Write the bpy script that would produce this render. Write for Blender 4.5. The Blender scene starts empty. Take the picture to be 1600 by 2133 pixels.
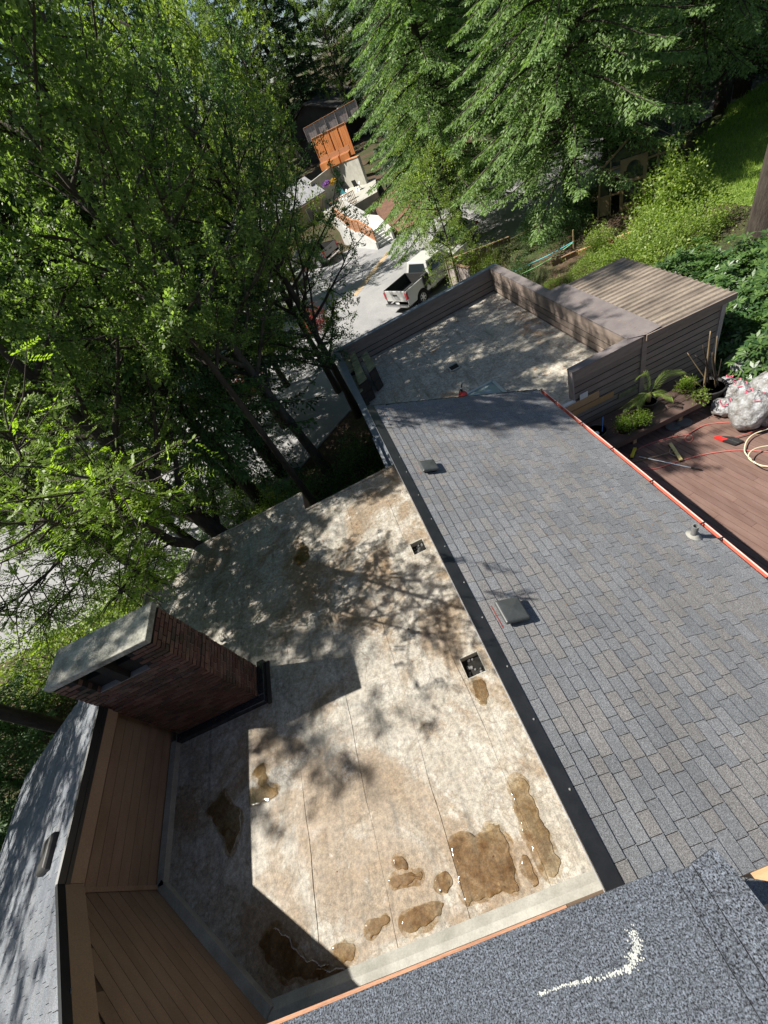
import bpy, math, random
import numpy as np
from mathutils import Vector, Matrix

S = bpy.context.scene
COL = S.collection
R = math.radians

# ------------------------------------------------------------------ camera
CZ = 6.2
CR = np.array([[0.89033756, -0.26227496, 0.3721705],
               [-0.44781247, -0.65208486, 0.61175921],
               [-0.08223763, 0.71133479, 0.69802564]])
FPX = 853.9
cam = bpy.data.cameras.new('camera')
cam.sensor_fit = 'VERTICAL'; cam.sensor_height = 36.0
cam.lens = 36.0 * FPX / 2133.0
cam.clip_start = 0.05; cam.clip_end = 2000
camo = bpy.data.objects.new('camera', cam); COL.objects.link(camo)
xr = Vector((CR[0, 0], CR[0, 1], -CR[0, 2])); yd = Vector((CR[1, 0], CR[1, 1], -CR[1, 2])); zf = Vector((CR[2, 0], CR[2, 1], -CR[2, 2]))
m3 = Matrix((xr, -yd, -zf)).transposed()
camo.matrix_world = Matrix.Translation((0, 0, CZ)) @ m3.to_4x4()
S.camera = camo
S.render.resolution_x = 768; S.render.resolution_y = 1024

# ------------------------------------------------------------------ light
SUN_TRAVEL = Vector((0.689, -0.22, -1.0)).normalized()
SUN_EL = math.asin(-SUN_TRAVEL.z)
w = bpy.data.worlds.new('World'); S.world = w; w.use_nodes = True
nt = w.node_tree; nt.nodes.clear()
sky = nt.nodes.new('ShaderNodeTexSky'); sky.sky_type = 'NISHITA'; sky.sun_disc = False
sky.sun_elevation = SUN_EL
sky.sun_rotation = math.atan2(-SUN_TRAVEL.x, -SUN_TRAVEL.y)
bgn = nt.nodes.new('ShaderNodeBackground'); bgn.inputs[1].default_value = 0.056
won = nt.nodes.new('ShaderNodeOutputWorld')
nt.links.new(sky.outputs[0], bgn.inputs[0]); nt.links.new(bgn.outputs[0], won.inputs[0])
sl = bpy.data.lights.new('sun', 'SUN'); sl.energy = 5.0; sl.angle = R(0.6); sl.color = (1.0, 0.95, 0.86)
so = bpy.data.objects.new('sun', sl); COL.objects.link(so)
so.rotation_euler = SUN_TRAVEL.to_track_quat('-Z', 'Y').to_euler()
S.view_settings.view_transform = 'Standard'; S.view_settings.look = 'None'
S.view_settings.gamma = 1.0; S.view_settings.exposure = 0.88
S.view_settings.use_curve_mapping = False

# ------------------------------------------------------------------ helpers
def ray(px, py):
    c = np.array([px - 800.0, py - 1066.5, FPX]); d = CR.T @ c
    return np.array([d[0], d[1], -d[2]])
def at(px, py, z):
    """world point at height z seen at pixel (px, py) of the photograph"""
    d = ray(px, py); t = (z - CZ) / d[2]
    return np.array([d[0] * t, d[1] * t, z])
def at_y(px, py, y):
    d = ray(px, py); t = y / d[1]; return np.array([d[0] * t, y, CZ + d[2] * t])
def proj(p):
    c = CR @ np.array([p[0], p[1], CZ - p[2]]); return c[:2] / c[2] * FPX + np.array([800, 1066.5]), c[2]
def pol(az, dist, z=0.0):
    return (dist * math.sin(R(az)), dist * math.cos(R(az)), z)

def fin(me, m):
    if m: me.materials.append(m)
    return me
def link(name, me, parent=None, loc=(0, 0, 0), rz=0.0):
    o = bpy.data.objects.new(name, me); COL.objects.link(o)
    o.location = loc; o.rotation_euler = (0, 0, rz)
    if parent: o.parent = parent
    return o
def tag(o, label=None, cat=None, group=None, kind=None):
    if label: o['label'] = label
    if cat: o['category'] = cat
    if group: o['group'] = group
    if kind: o['kind'] = kind
    return o
def thing(name, label, cat, loc=(0, 0, 0), rz=0.0, group=None):
    return tag(link(name, None, None, loc, rz), label, cat, group)

class MB:
    """collects raw geometry, links it as one mesh object"""
    def __init__(s): s.v = []; s.f = []
    def add(s, v, f):
        o = len(s.v); s.v += [tuple(p) for p in v]; s.f += [tuple(i + o for i in q) for q in f]; return s
    def box(s, x0, x1, y0, y1, z0, z1):
        return s.add([(x0, y0, z0), (x1, y0, z0), (x1, y1, z0), (x0, y1, z0), (x0, y0, z1), (x1, y0, z1), (x1, y1, z1), (x0, y1, z1)],
                     [(3, 2, 1, 0), (4, 5, 6, 7), (0, 1, 5, 4), (1, 2, 6, 5), (2, 3, 7, 6), (3, 0, 4, 7)])
    def bar(s, a, b, wd, ht, up=(0, 0, 1)):
        """box running from a to b, wd across, ht along up"""
        a = Vector(a); b = Vector(b); d = (b - a).normalized(); u = Vector(up); x = d.cross(u)
        if x.length < 1e-4: x = d.cross(Vector((1, 0, 0)))
        x.normalize(); u = x.cross(d); x *= wd / 2; u *= ht / 2
        return s.add([a - x - u, a + x - u, a + x + u, a - x + u, b - x - u, b + x - u, b + x + u, b - x + u],
                     [(0, 1, 2, 3), (7, 6, 5, 4), (0, 4, 5, 1), (1, 5, 6, 2), (2, 6, 7, 3), (3, 7, 4, 0)])
    def prism(s, poly, z0, z1):
        n = len(poly); s2 = 0
        for i in range(n): s2 += poly[i][0] * poly[(i + 1) % n][1] - poly[(i + 1) % n][0] * poly[i][1]
        if s2 < 0: poly = poly[::-1]
        return s.add([(p[0], p[1], z0) for p in poly] + [(p[0], p[1], z1) for p in poly],
                     [tuple(range(n - 1, -1, -1)), tuple(range(n, 2 * n))] + [(i, (i + 1) % n, n + (i + 1) % n, n + i) for i in range(n)])
    def extr(s, poly3, vec):
        """polygon of 3D points extruded along vec"""
        n = len(poly3); a = [Vector(p) for p in poly3]; b = [p + Vector(vec) for p in a]
        return s.add(a + b, [tuple(range(n - 1, -1, -1)), tuple(range(n, 2 * n))] + [(i, (i + 1) % n, n + (i + 1) % n, n + i) for i in range(n)])
    def tube(s, pts, rad, n=8, caps=True):
        pts = [Vector(p) for p in pts]; k = len(pts)
        if not hasattr(rad, '__len__'): rad = [rad] * k
        o = len(s.v); prev = None
        for i, p in enumerate(pts):
            d = (pts[min(i + 1, k - 1)] - pts[max(i - 1, 0)])
            d = d.normalized() if d.length > 1e-9 else Vector((0, 0, 1))
            if prev is None:
                x = d.cross(Vector((0, 0, 1)) if abs(d.z) < .9 else Vector((1, 0, 0)))
            else: x = prev - d * prev.dot(d)
            x.normalize(); prev = x; y = d.cross(x)
            for j in range(n):
                a = 2 * math.pi * j / n; s.v.append(tuple(p + (x * math.cos(a) + y * math.sin(a)) * rad[i]))
        for i in range(k - 1):
            for j in range(n):
                j2 = (j + 1) % n; s.f.append((o + i * n + j, o + i * n + j2, o + (i + 1) * n + j2, o + (i + 1) * n + j))
        if caps: s.f.append(tuple(o + j for j in range(n - 1, -1, -1))); s.f.append(tuple(o + (k - 1) * n + j for j in range(n)))
        return s
    def lathe(s, prof, n=16, c=(0, 0, 0)):
        """prof: list of (r, z) bottom to top"""
        o = len(s.v); k = len(prof)
        for r, z in prof:
            for j in range(n):
                a = 2 * math.pi * j / n; s.v.append((c[0] + r * math.cos(a), c[1] + r * math.sin(a), c[2] + z))
        for i in range(k - 1):
            for j in range(n):
                j2 = (j + 1) % n; s.f.append((o + i * n + j, o + i * n + j2, o + (i + 1) * n + j2, o + (i + 1) * n + j))
        s.f.append(tuple(o + j for j in range(n - 1, -1, -1))); s.f.append(tuple(o + (k - 1) * n + j for j in range(n)))
        return s
    def mesh(s, name, m, smooth=False):
        me = bpy.data.meshes.new(name); me.from_pydata(s.v, [], s.f); fin(me, m)
        if smooth: me.polygons.foreach_set('use_smooth', [True] * len(me.polygons))
        me.update(); return me
    def build(s, name, m, parent=None, smooth=False, loc=(0, 0, 0), rz=0.0, bevel=0):
        o = link(name, s.mesh(name, m, smooth), parent, loc, rz)
        if bevel:
            b = o.modifiers.new('bevel', 'BEVEL'); b.width = bevel; b.segments = 2; b.limit_method = 'ANGLE'; b.angle_limit = R(40)
        return o

def quads_mesh(name, V, m, nper=4):
    """V: (N, nper, 3) array of separate polygons"""
    N = len(V); me = bpy.data.meshes.new(name)
    me.vertices.add(N * nper); me.vertices.foreach_set('co', np.ascontiguousarray(V, dtype=np.float32).ravel())
    me.loops.add(N * nper); me.loops.foreach_set('vertex_index', np.arange(N * nper, dtype=np.int32))
    me.polygons.add(N); me.polygons.foreach_set('loop_start', np.arange(0, N * nper, nper, dtype=np.int32))
    me.polygons.foreach_set('loop_total', np.full(N, nper, dtype=np.int32))
    me.update(calc_edges=True); fin(me, m); return me

# ------------------------------------------------------------------ materials
class NM:
    def __init__(s, name):
        s.m = bpy.data.materials.new(name); s.m.use_nodes = True; s.t = s.m.node_tree
        s.p = s.t.nodes['Principled BSDF']; s.out = s.t.nodes['Material Output']
    def n(s, t, **k):
        nd = s.t.nodes.new(t)
        for a, b in k.items(): setattr(nd, a, b)
        return nd
    def l(s, a, b): s.t.links.new(a, b)
    def coord(s, scale=(1, 1, 1), world=False):
        mp = s.n('ShaderNodeMapping'); mp.inputs['Scale'].default_value = scale
        if world: s.l(s.n('ShaderNodeNewGeometry').outputs['Position'], mp.inputs[0])
        else: s.l(s.n('ShaderNodeTexCoord').outputs['Object'], mp.inputs[0])
        return mp.outputs[0]
    def noise(s, vec, scale, detail=4, rough=.6, dist=0.0):
        nd = s.n('ShaderNodeTexNoise'); nd.inputs['Scale'].default_value = scale; nd.inputs['Detail'].default_value = detail
        nd.inputs['Roughness'].default_value = rough; nd.inputs['Distortion'].default_value = dist
        s.l(vec, nd.inputs['Vector']); return nd.outputs[0]
    def ramp(s, fac, stops):
        r = s.n('ShaderNodeValToRGB'); e = r.color_ramp.elements
        while len(e) < len(stops): e.new(.5)
        for i, (p, c) in enumerate(stops):
            e[i].position = p; e[i].color = (*c, 1) if len(c) == 3 else c
        s.l(fac, r.inputs[0]); return r.outputs[0]
    def mix(s, fac, a, b, mode='MIX'):
        x = s.n('ShaderNodeMix', data_type='RGBA', blend_type=mode)
        for sock, v in ((x.inputs[0], fac), (x.inputs[6], a), (x.inputs[7], b)):
            if isinstance(v, (int, float)): sock.default_value = v
            elif isinstance(v, tuple): sock.default_value = (*v, 1) if len(v) == 3 else v
            else: s.l(v, sock)
        return x.outputs[2]
    def math(s, op, a, b=0.0):
        x = s.n('ShaderNodeMath', operation=op)
        for sock, v in ((x.inputs[0], a), (x.inputs[1], b)):
            if isinstance(v, (int, float)): sock.default_value = v
            else: s.l(v, sock)
        return x.outputs[0]
    def rnd(s):
        """per object and per loose piece random number"""
        a = s.n('ShaderNodeObjectInfo').outputs['Random']; b = s.n('ShaderNodeNewGeometry').outputs['Random Per Island']
        return s.math('FRACT', s.math('ADD', a, b))
    def bump(s, h, strength=.3, dist=.01):
        b = s.n('ShaderNodeBump'); b.inputs['Strength'].default_value = strength; b.inputs['Distance'].default_value = dist
        s.l(h, b.inputs['Height']); s.l(b.outputs[0], s.p.inputs['Normal'])
    def col(s, c):
        if isinstance(c, tuple): s.p.inputs['Base Color'].default_value = (*c, 1)
        else: s.l(c, s.p.inputs['Base Color'])
    def set(s, rough=.7, metal=0.0, spec=.5):
        if isinstance(rough, (int, float)): s.p.inputs['Roughness'].default_value = rough
        else: s.l(rough, s.p.inputs['Roughness'])
        s.p.inputs['Metallic'].default_value = metal; s.p.inputs['Specular IOR Level'].default_value = spec
        return s.m

def mottled(name, a, b, scale=6, rough=.7, metal=0.0, spec=.4, bump=.2, bscale=60, bd=.004, stretch=(1, 1, 1), piece=.0, fine=.25):
    """two-tone noisy paint / wood / stone; piece: brightness spread between pieces"""
    k = NM(name); v = k.coord(stretch)
    c = k.mix(k.ramp(k.noise(v, scale, 5), [(.3, (0, 0, 0)), (.7, (1, 1, 1))]), a, b)
    if fine: c = k.mix(fine, c, k.ramp(k.noise(v, bscale, 3), [(.25, (.25, .25, .25)), (.75, (.9, .9, .9))]), 'OVERLAY')
    if piece: c = k.mix(1.0, c, k.ramp(k.rnd(), [(0, (1 - piece,) * 3), (1, (1 + piece,) * 3)]), 'MULTIPLY')
    k.col(c)
    if bump: k.bump(k.noise(v, bscale, 4), bump, bd)
    return k.set(rough, metal, spec)

M = {}
def build_materials():
    # torch-down membrane of the low roofs: pale weathered mineral, brown silt, dark grime towards nowhere in particular
    def membrane(name, pale, tan, silt, grime, tanlo, grlo, wet=False):
        k = NM(name); v = k.coord((1, 1, 1), True)
        big = k.noise(v, .62, 6, .66, .7); mid = k.noise(v, 2.4, 7, .74, 1.0); fine = k.noise(v, 15, 6, .78)
        run = k.noise(k.coord((3.4, .45, 1), True), 1.5, 6, .7, .4)
        c = k.mix(k.ramp(mid, [(.36, (0, 0, 0)), (.64, (1, 1, 1))]), tan, pale)
        c = k.mix(k.ramp(big, [(tanlo, (0, 0, 0)), (tanlo + .05, (.55,) * 3), (tanlo + .18, (.85,) * 3)]), c, silt)
        c = k.mix(k.ramp(run, [(grlo, (0, 0, 0)), (grlo + .2, (.8,) * 3)]), c, grime)
        # tide lines left by dried puddles and bleached patches
        ring = k.noise(v, 1.05, 4, .6, .4)
        c = k.mix(k.ramp(ring, [(.495, (0,) * 3), (.503, (.55,) * 3), (.512, (0,) * 3), (.60, (0,) * 3), (.607, (.4,) * 3), (.616, (0,) * 3)]), c, (.13, .095, .06))
        c = k.mix(k.ramp(k.noise(v, 1.7, 6, .75, .3), [(.60, (0,) * 3), (.70, (.6,) * 3)]), c, (.52, .50, .46))
        c = k.mix(.75, c, k.ramp(fine, [(.28, (.12,) * 3), (.72, (.88,) * 3)]), 'OVERLAY')
        c = k.mix(.45, c, k.ramp(k.noise(v, 75, 3, .85), [(.3, (.15,) * 3), (.7, (.88,) * 3)]), 'OVERLAY')
        if wet: c = k.mix(1.0, c, (.62, .47, .28), 'MULTIPLY')
        k.col(c)
        if wet:
            k.bump(k.noise(v, 10, 3), .25, .003); return k.set(.07, 0, .5)
        k.bump(k.math('ADD', k.noise(v, 9, 6, .7), k.math('MULTIPLY', k.noise(v, 90, 3), .35)), .5, .008)
        return k.set(k.ramp(mid, [(.3, (.40,) * 3), (.7, (.8,) * 3)]), 0, .35)
    A_ = ((.365, .348, .31), (.225, .195, .152), (.165, .105, .05), (.095, .095, .082), .50, .53)
    M['membrane'] = membrane('weathered_membrane', *A_); 
    k = NM('brown_water_film'); v = k.coord((1, 1, 1), True)
    t = k.mix(k.ramp(k.noise(v, 3.2, 6, .72, .8), [(.34, (0,) * 3), (.62, (1,) * 3)]), (.60, .48, .31), (.88, .81, .69))
    tr = k.n('ShaderNodeBsdfTransparent'); k.l(t, tr.inputs[0]); gl = k.n('ShaderNodeBsdfGlossy'); gl.inputs['Roughness'].default_value = .06
    fr = k.n('ShaderNodeFresnel'); fr.inputs[0].default_value = 1.36; bp = k.n('ShaderNodeBump'); bp.inputs['Strength'].default_value = .3; bp.inputs['Distance'].default_value = .003
    k.l(k.noise(v, 12, 4), bp.inputs['Height']); k.l(bp.outputs[0], gl.inputs['Normal']); k.l(bp.outputs[0], fr.inputs['Normal'])
    mx = k.n('ShaderNodeMixShader'); k.l(k.math('MINIMUM', k.math('MULTIPLY', fr.outputs[0], 2.6), 1.0), mx.inputs[0]); k.l(tr.outputs[0], mx.inputs[1]); k.l(gl.outputs[0], mx.inputs[2]); k.l(mx.outputs[0], k.out.inputs[0]); M['wet'] = k.m
    M['membrane2'] = membrane('mossy_membrane', (.46, .43, .37), (.30, .27, .22), (.30, .17, .08), (.10, .10, .07), .57, .53)
    k = NM('damp_margin'); v = k.coord((1, 1, 1), True); tr = k.n('ShaderNodeBsdfTransparent'); k.l(k.mix(k.ramp(k.noise(v, 5, 6, .75, .8), [(.36, (0,) * 3), (.60, (1,) * 3)]), (.72, .63, .50), (.97, .95, .92)), tr.inputs[0]); k.l(tr.outputs[0], k.out.inputs[0]); M['damp'] = k.m
    # granulated shingles
    def granule(name, a, b, warm, gscale, contrast, bstr, warmth=.35):
        k = NM(name); v = k.coord((1, 1, 1), True); r = k.rnd()
        c = k.mix(r, a, b)
        c = k.mix(k.math('MULTIPLY', k.math('GREATER_THAN', k.math('FRACT', k.math('MULTIPLY', r, 7.31)), .62), warmth), c, warm)
        c = k.mix(.35, c, k.ramp(k.noise(v, 1.1, 5, .65), [(.3, (.3,) * 3), (.7, (.72,) * 3)]), 'OVERLAY')
        g = k.noise(v, gscale, 2, .8)
        c = k.mix(contrast, c, k.ramp(g, [(.36, (.0,) * 3), (.64, (1,) * 3)]), 'OVERLAY')
        c = k.mix(contrast * .5, c, k.ramp(k.noise(v, gscale * .3, 3, .8), [(.35, (.1,) * 3), (.65, (.9,) * 3)]), 'OVERLAY')
        k.col(c); k.bump(g, bstr, .004); return k.set(.85, 0, .3)
    M['shingle'] = granule('grey_shingle', (.148, .155, .166), (.185, .19, .20), (.20, .18, .16), 230, .8, .45, .4)
    M['capsheet'] = granule('granulated_cap_sheet', (.070, .079, .094), (.085, .095, .112), (.16, .165, .18), 190, 1.0, .8, .0)
    M['shingle_left'] = granule('worn_shingle', (.11, .12, .138), (.165, .175, .19), (.165, .16, .155), 160, .5, .5, .2)
    M['black_metal'] = mottled('black_drip_metal', (.012, .013, .014), (.022, .023, .025), 5, .38, .0, .5, .05)
    M['curb_metal'] = mottled('black_curb_metal', (.012, .014, .018), (.02, .022, .026), 8, .22, .0, .6, .1, 20)
    M['pale_flash'] = mottled('pale_flashing', (.22, .215, .19), (.36, .355, .32), 3, .7, bump=.4)
    M['bare_wood'] = mottled('bare_wood', (.42, .24, .12), (.52, .33, .18), 9, .7, stretch=(1, 8, 8))
    M['red_wood'] = mottled('reddish_cut_wood', (.26, .12, .07), (.40, .22, .13), 14, .75, stretch=(.6, 14, 14), fine=.6)
    M['brown_paint'] = mottled('brown_wall_paint', (.185, .122, .08), (.25, .172, .118), 1.6, .75, piece=.10, stretch=(1, 1, 3), fine=.45, bump=.4)
    M['brown_gap'] = mottled('shadowed_board_joint', (.07, .042, .026), (.09, .055, .035), 3, .8)
    M['trim_paint'] = mottled('tan_trim_paint', (.27, .18, .115), (.30, .205, .135), 3, .7)
    M['siding'] = mottled('weathered_brown_siding', (.19, .15, .125), (.27, .215, .18), 3, .75, piece=.12, stretch=(1, 1, 5))
    M['siding_new'] = mottled('new_plywood_board', (.40, .21, .09), (.46, .26, .12), 4, .7)
    M['cap_board'] = mottled('dark_parapet_cap', (.135, .115, .115), (.19, .165, .16), 3, .5, spec=.5)
    M['lead_cap'] = mottled('grey_metal_cap', (.13, .15, .175), (.19, .205, .225), 3, .42, spec=.5)
    # bricks
    k = NM('chimney_brick'); r = k.rnd(); v = k.coord((1, 1, 1), True)
    c = k.ramp(r, [(0, (.085, .042, .032)), (.4, (.128, .064, .047)), (.75, (.165, .098, .072)), (1, (.066, .047, .04))])
    c = k.mix(.5, c, k.ramp(k.noise(v, 40, 4, .7), [(.3, (.2,) * 3), (.7, (.8,) * 3)]), 'OVERLAY')
    c = k.mix(k.ramp(k.noise(v, 3, 5, .7), [(.48, (0,) * 3), (.68, (.75,) * 3)]), c, (.045, .04, .026))
    k.col(c); k.bump(k.noise(v, 90, 4), .4, .004); M['brick'] = k.set(.85, 0, .3)
    M['mortar'] = mottled('mortar', (.17, .145, .12), (.25, .215, .18), 8, .9)
    M['soot_shade'] = mottled('soot_and_shade_black', (.01, .01, .01), (.02, .018, .015), 8, .9)  # flue soot; also the painted shade in board and plank gaps
    M['cap_concrete'] = mottled('lichen_concrete', (.12, .12, .10), (.37, .36, .315), 5, .9, bump=.6, bscale=30, bd=.01, fine=.6)
    M['concrete'] = mottled('pale_concrete', (.46, .46, .44), (.58, .58, .56), 3, .8)
    M['concrete_old'] = mottled('grey_concrete', (.30, .29, .25), (.42, .41, .36), 2, .8)
    M['vent_metal'] = mottled('charcoal_vent', (.045, .05, .05), (.06, .064, .064), 6, .4, .0, .5, .04)
    M['vent_brown'] = mottled('bronze_vent', (.035, .033, .032), (.05, .047, .045), 6, .5, .0, .3, .04)
    M['pipe'] = mottled('grey_pipe', (.14, .145, .14), (.2, .2, .195), 8, .55)
    M['white_plastic'] = mottled('white_plastic', (.62, .62, .6), (.72, .72, .7), 6, .4)
    M['black_plastic'] = mottled('black_plastic', (.014, .014, .015), (.022, .022, .022), 6, .45)
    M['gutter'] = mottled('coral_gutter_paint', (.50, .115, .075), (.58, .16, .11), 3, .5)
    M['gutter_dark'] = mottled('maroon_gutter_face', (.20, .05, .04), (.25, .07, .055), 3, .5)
    M['gutter_lip'] = mottled('gutter_lip_highlight', (.62, .40, .34), (.70, .5, .44), 3, .5)  # bright highlight on the gutter edges is put into this pale colour
    M['deck'] = mottled('brown_deck_stain', (.125, .072, .056), (.175, .112, .092), 2.2, .75, piece=.10, bump=.4, stretch=(3, .6, 1))
    M['dark_wood'] = mottled('dark_bench_wood', (.075, .048, .04), (.11, .072, .06), 4, .6, piece=.15)
    M['soil'] = mottled('red_soil', (.21, .11, .075), (.13, .075, .05), 2.5, .95, bump=.8, bscale=14, bd=.05)
    k = NM('forest_floor'); v = k.coord((1, 1, 1), True)
    c = k.mix(k.ramp(k.noise(v, .35, 6, .7), [(.4, (0,) * 3), (.6, (1,) * 3)]), (.10, .065, .045), (.045, .06, .022))
    c = k.mix(.6, c, k.ramp(k.noise(v, 7, 5, .8), [(.3, (.15,) * 3), (.7, (.85,) * 3)]), 'OVERLAY')
    k.col(c); k.bump(k.noise(v, 8, 6, .75), .9, .08); M['ground'] = k.set(.95, 0, .2)
    k = NM('sunny_asphalt'); v = k.coord((1, 1, 1), True)
    c = k.mix(k.ramp(k.noise(v, .4, 6, .7, .5), [(.38, (0,) * 3), (.66, (1,) * 3)]), (.235, .235, .24), (.30, .295, .295))
    c = k.mix(.35, c, k.ramp(k.noise(v, 25, 4, .8), [(.3, (.2,) * 3), (.7, (.8,) * 3)]), 'OVERLAY')
    k.col(c); k.bump(k.noise(v, 40, 4), .4, .01); M['asphalt'] = k.set(.85, 0, .3)
    M['needle_line'] = mottled('needle_litter', (.34, .24, .14), (.42, .33, .22), 6, .9)
    M['bark'] = mottled('dark_bark', (.030, .023, .018), (.068, .054, .043), 6, .95, bump=1.0, bscale=14, bd=.05, stretch=(1, 1, .25), fine=.5)
    M['bark_grey'] = mottled('grey_mottled_bark', (.035, .03, .024), (.12, .105, .085), 3.5, .9, bump=.8, bscale=18, bd=.03, stretch=(1, 1, .6), fine=.5)
    M['stick'] = mottled('bamboo_stick', (.21, .15, .08), (.3, .22, .13), 5, .7)
    M['twig'] = mottled('dark_twig', (.035, .026, .02), (.06, .045, .035), 6, .9, bump=0)
    # paint, glass, rubber
    def paint(name, c, rough=.3, coat=.5):
        k = NM(name); k.col(c); k.p.inputs['Coat Weight'].default_value = coat; return k.set(rough, 0, .5)
    M['white_paint'] = paint('white_car_paint', (.52, .52, .505)); M['grey_paint'] = paint('grey_car_paint', (.10, .10, .105))
    M['red_lens'] = paint('red_lens', (.42, .02, .03)); M['chrome'] = mottled('chrome', (.55, .55, .55), (.65, .65, .65), 5, .2, 1.0, .5, 0)
    M['glass'] = paint('dark_glass', (.02, .026, .03), .06, 0); M['rubber'] = mottled('tyre_rubber', (.012,) * 3, (.02,) * 3, 9, .85)
    M['rim'] = mottled('alloy_rim', (.42, .42, .42), (.55, .55, .55), 6, .35, .7, .5, 0)
    M['liner'] = mottled('bed_liner', (.018, .018, .019), (.03, .03, .03), 9, .8)
    M['red_plastic'] = paint('red_plastic', (.55, .025, .02), .4); M['yellow_plastic'] = paint('yellow_plastic', (.60, .50, .04), .5, 0)
    M['yellow_wood'] = mottled('yellow_broom_wood', (.55, .44, .17), (.62, .52, .24), 5, .6)
    M['pole_white'] = paint('white_pole', (.66, .7, .74), .3, 0); M['blue_plastic'] = paint('blue_plastic', (.03, .15, .42), .4, 0)
    M['hose_red'] = paint('red_hose', (.44, .13, .11), .5, 0); M['hose_cream'] = paint('cream_hose', (.60, .52, .36), .5, 0)
    M['hose_teal'] = paint('teal_hose', (.06, .36, .44), .5, 0); M['hose_green'] = paint('green_hose', (.22, .44, .20), .5, 0)
    k = NM('clear_bag'); v = k.coord((1, 1, 1))
    c = k.mix(k.ramp(k.noise(v, 5, 5, .7), [(.42, (0,) * 3), (.62, (1,) * 3)]), (.42, .425, .435), (.19, .175, .155)); k.col(c)
    k.bump(k.noise(k.coord((1, 1, .4)), 13, 6, .7, 2.2), .9, .05); k.p.inputs['Coat Weight'].default_value = .4; M['bag'] = k.set(.28, 0, .6)
    M['bag_tie'] = paint('red_drawstring', (.56, .10, .16), .4, 0)
    M['cedar'] = mottled('orange_cedar_stain', (.46, .155, .045), (.56, .22, .07), 3, .6, piece=.12, stretch=(1, 1, .3))
    M['cedar_rail'] = mottled('orange_rail', (.42, .19, .09), (.5, .25, .13), 3, .6)
    M['fence_grey'] = mottled('grey_brown_board', (.30, .25, .235), (.40, .345, .32), 3, .8, piece=.1)
    M['fence_brown'] = mottled('brown_fence_board', (.20, .12, .07), (.27, .17, .105), 3, .8, piece=.15)
    M['metal_roof'] = mottled('rusty_corrugated_roof', (.11, .088, .072), (.30, .25, .195), 1.6, .6, .0, .5, .25, 30, stretch=(.6, 2.5, 1), fine=.5)
    M['grey_roof'] = mottled('far_grey_roof', (.20, .2, .21), (.30, .3, .31), 2, .8); M['tan_wall'] = mottled('tan_house_wall', (.36, .28, .19), (.43, .35, .25), 1, .8)
    M['pale_wall'] = mottled('pale_house_wall', (.52, .53, .55), (.6, .61, .62), 1, .8); M['dark_wall'] = mottled('dark_house_wall', (.03, .026, .024), (.05, .045, .04), 1, .8)
    M['moss_wood'] = mottled('mossy_timber', (.10, .10, .05), (.30, .29, .17), 5, .9, bump=.5)
    M['rotten_side'] = mottled('dark_timber_side', (.03, .024, .02), (.05, .04, .032), 6, .9)
    M['frame_wood'] = mottled('old_greenhouse_wood', (.17, .115, .06), (.24, .17, .10), 4, .8)
    M['alu'] = mottled('aluminium', (.42, .43, .44), (.5, .5, .5), 5, .35, .8, .5, 0)
    k = NM('skylight_glass'); k.col((.24, .30, .34)); M['sky_glass'] = k.set(.12, 0, .7)
    M['stone'] = mottled('grey_rock', (.10, .10, .10), (.2, .2, .2), 5, .9, bump=.6, bscale=12, bd=.03)
    M['pot'] = mottled('dark_pot', (.02, .02, .021), (.035, .033, .032), 6, .6); M['brown_pot'] = mottled('brown_pot', (.09, .05, .035), (.13, .08, .055), 6, .7)
    M['chalk'] = mottled('chalk_granule', (.36, .38, .38), (.50, .50, .44), 30, .9, bump=0)
    M['leafy_litter'] = mottled('leaf_litter', (.26, .13, .06), (.35, .19, .09), 6, .9)
    # foliage
    def leaf(name, dark, light, trans, tcol, rough=.45, spec=.4, mid=None):
        k = NM(name); c = k.ramp(k.rnd(), [(0, dark), (.55, mid or tuple((a + b) / 2 for a, b in zip(dark, light))), (1, light)])
        c = k.mix(.4, c, k.ramp(k.noise(k.coord((1, 1, 1), True), .9, 3), [(.35, (.3,) * 3), (.65, (.7,) * 3)]), 'OVERLAY')
        k.col(c); k.set(rough, 0, spec)
        tr = k.n('ShaderNodeBsdfTranslucent'); k.l(k.mix(1.0, c, tcol, 'MULTIPLY'), tr.inputs[0])
        mx = k.n('ShaderNodeMixShader'); mx.inputs[0].default_value = trans
        k.l(k.p.outputs[0], mx.inputs[1]); k.l(tr.outputs[0], mx.inputs[2]); k.l(mx.outputs[0], k.out.inputs[0]); return k.m
    M['leaf_mid'] = leaf('alder_leaf', (.092, .143, .050), (.235, .312, .105), .55, (1.4, 1.6, .65))
    M['leaf_dark'] = leaf('dark_leaf', (.058, .110, .052), (.145, .23, .09), .52, (1.3, 1.5, .7))
    M['leaf_bright'] = leaf('locust_leaf', (.15, .235, .035), (.28, .38, .065), .58, (1.5, 1.7, .5))
    M['leaf_yellow'] = leaf('yellow_green_leaf', (.15, .225, .045), (.33, .42, .11), .5, (1.35, 1.45, .6))
    M['needle'] = leaf('fir_needle', (.055, .115, .042), (.14, .235, .080), .32, (1.3, 1.45, .65), .55, .35)
    M['needle_lit'] = leaf('spruce_needle', (.092, .162, .055), (.235, .345, .115), .4, (1.3, 1.45, .6), .55, .35)
    M['needle_dark'] = leaf('dark_needle', (.025, .055, .025), (.065, .115, .045), .25, (1.3, 1.5, .6), .55, .35)
    M['rhodo'] = leaf('rhododendron_leaf', (.028, .072, .026), (.12, .20, .055), .25, (1.3, 1.5, .5), .36, .45)
    M['grass'] = leaf('lawn_blade', (.14, .22, .035), (.26, .35, .07), .5, (1.4, 1.6, .5))
    M['turf'] = mottled('turf', (.10, .16, .028), (.19, .26, .05), 3, .9, bump=.8, bscale=40, bd=.03, fine=.6)
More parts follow.
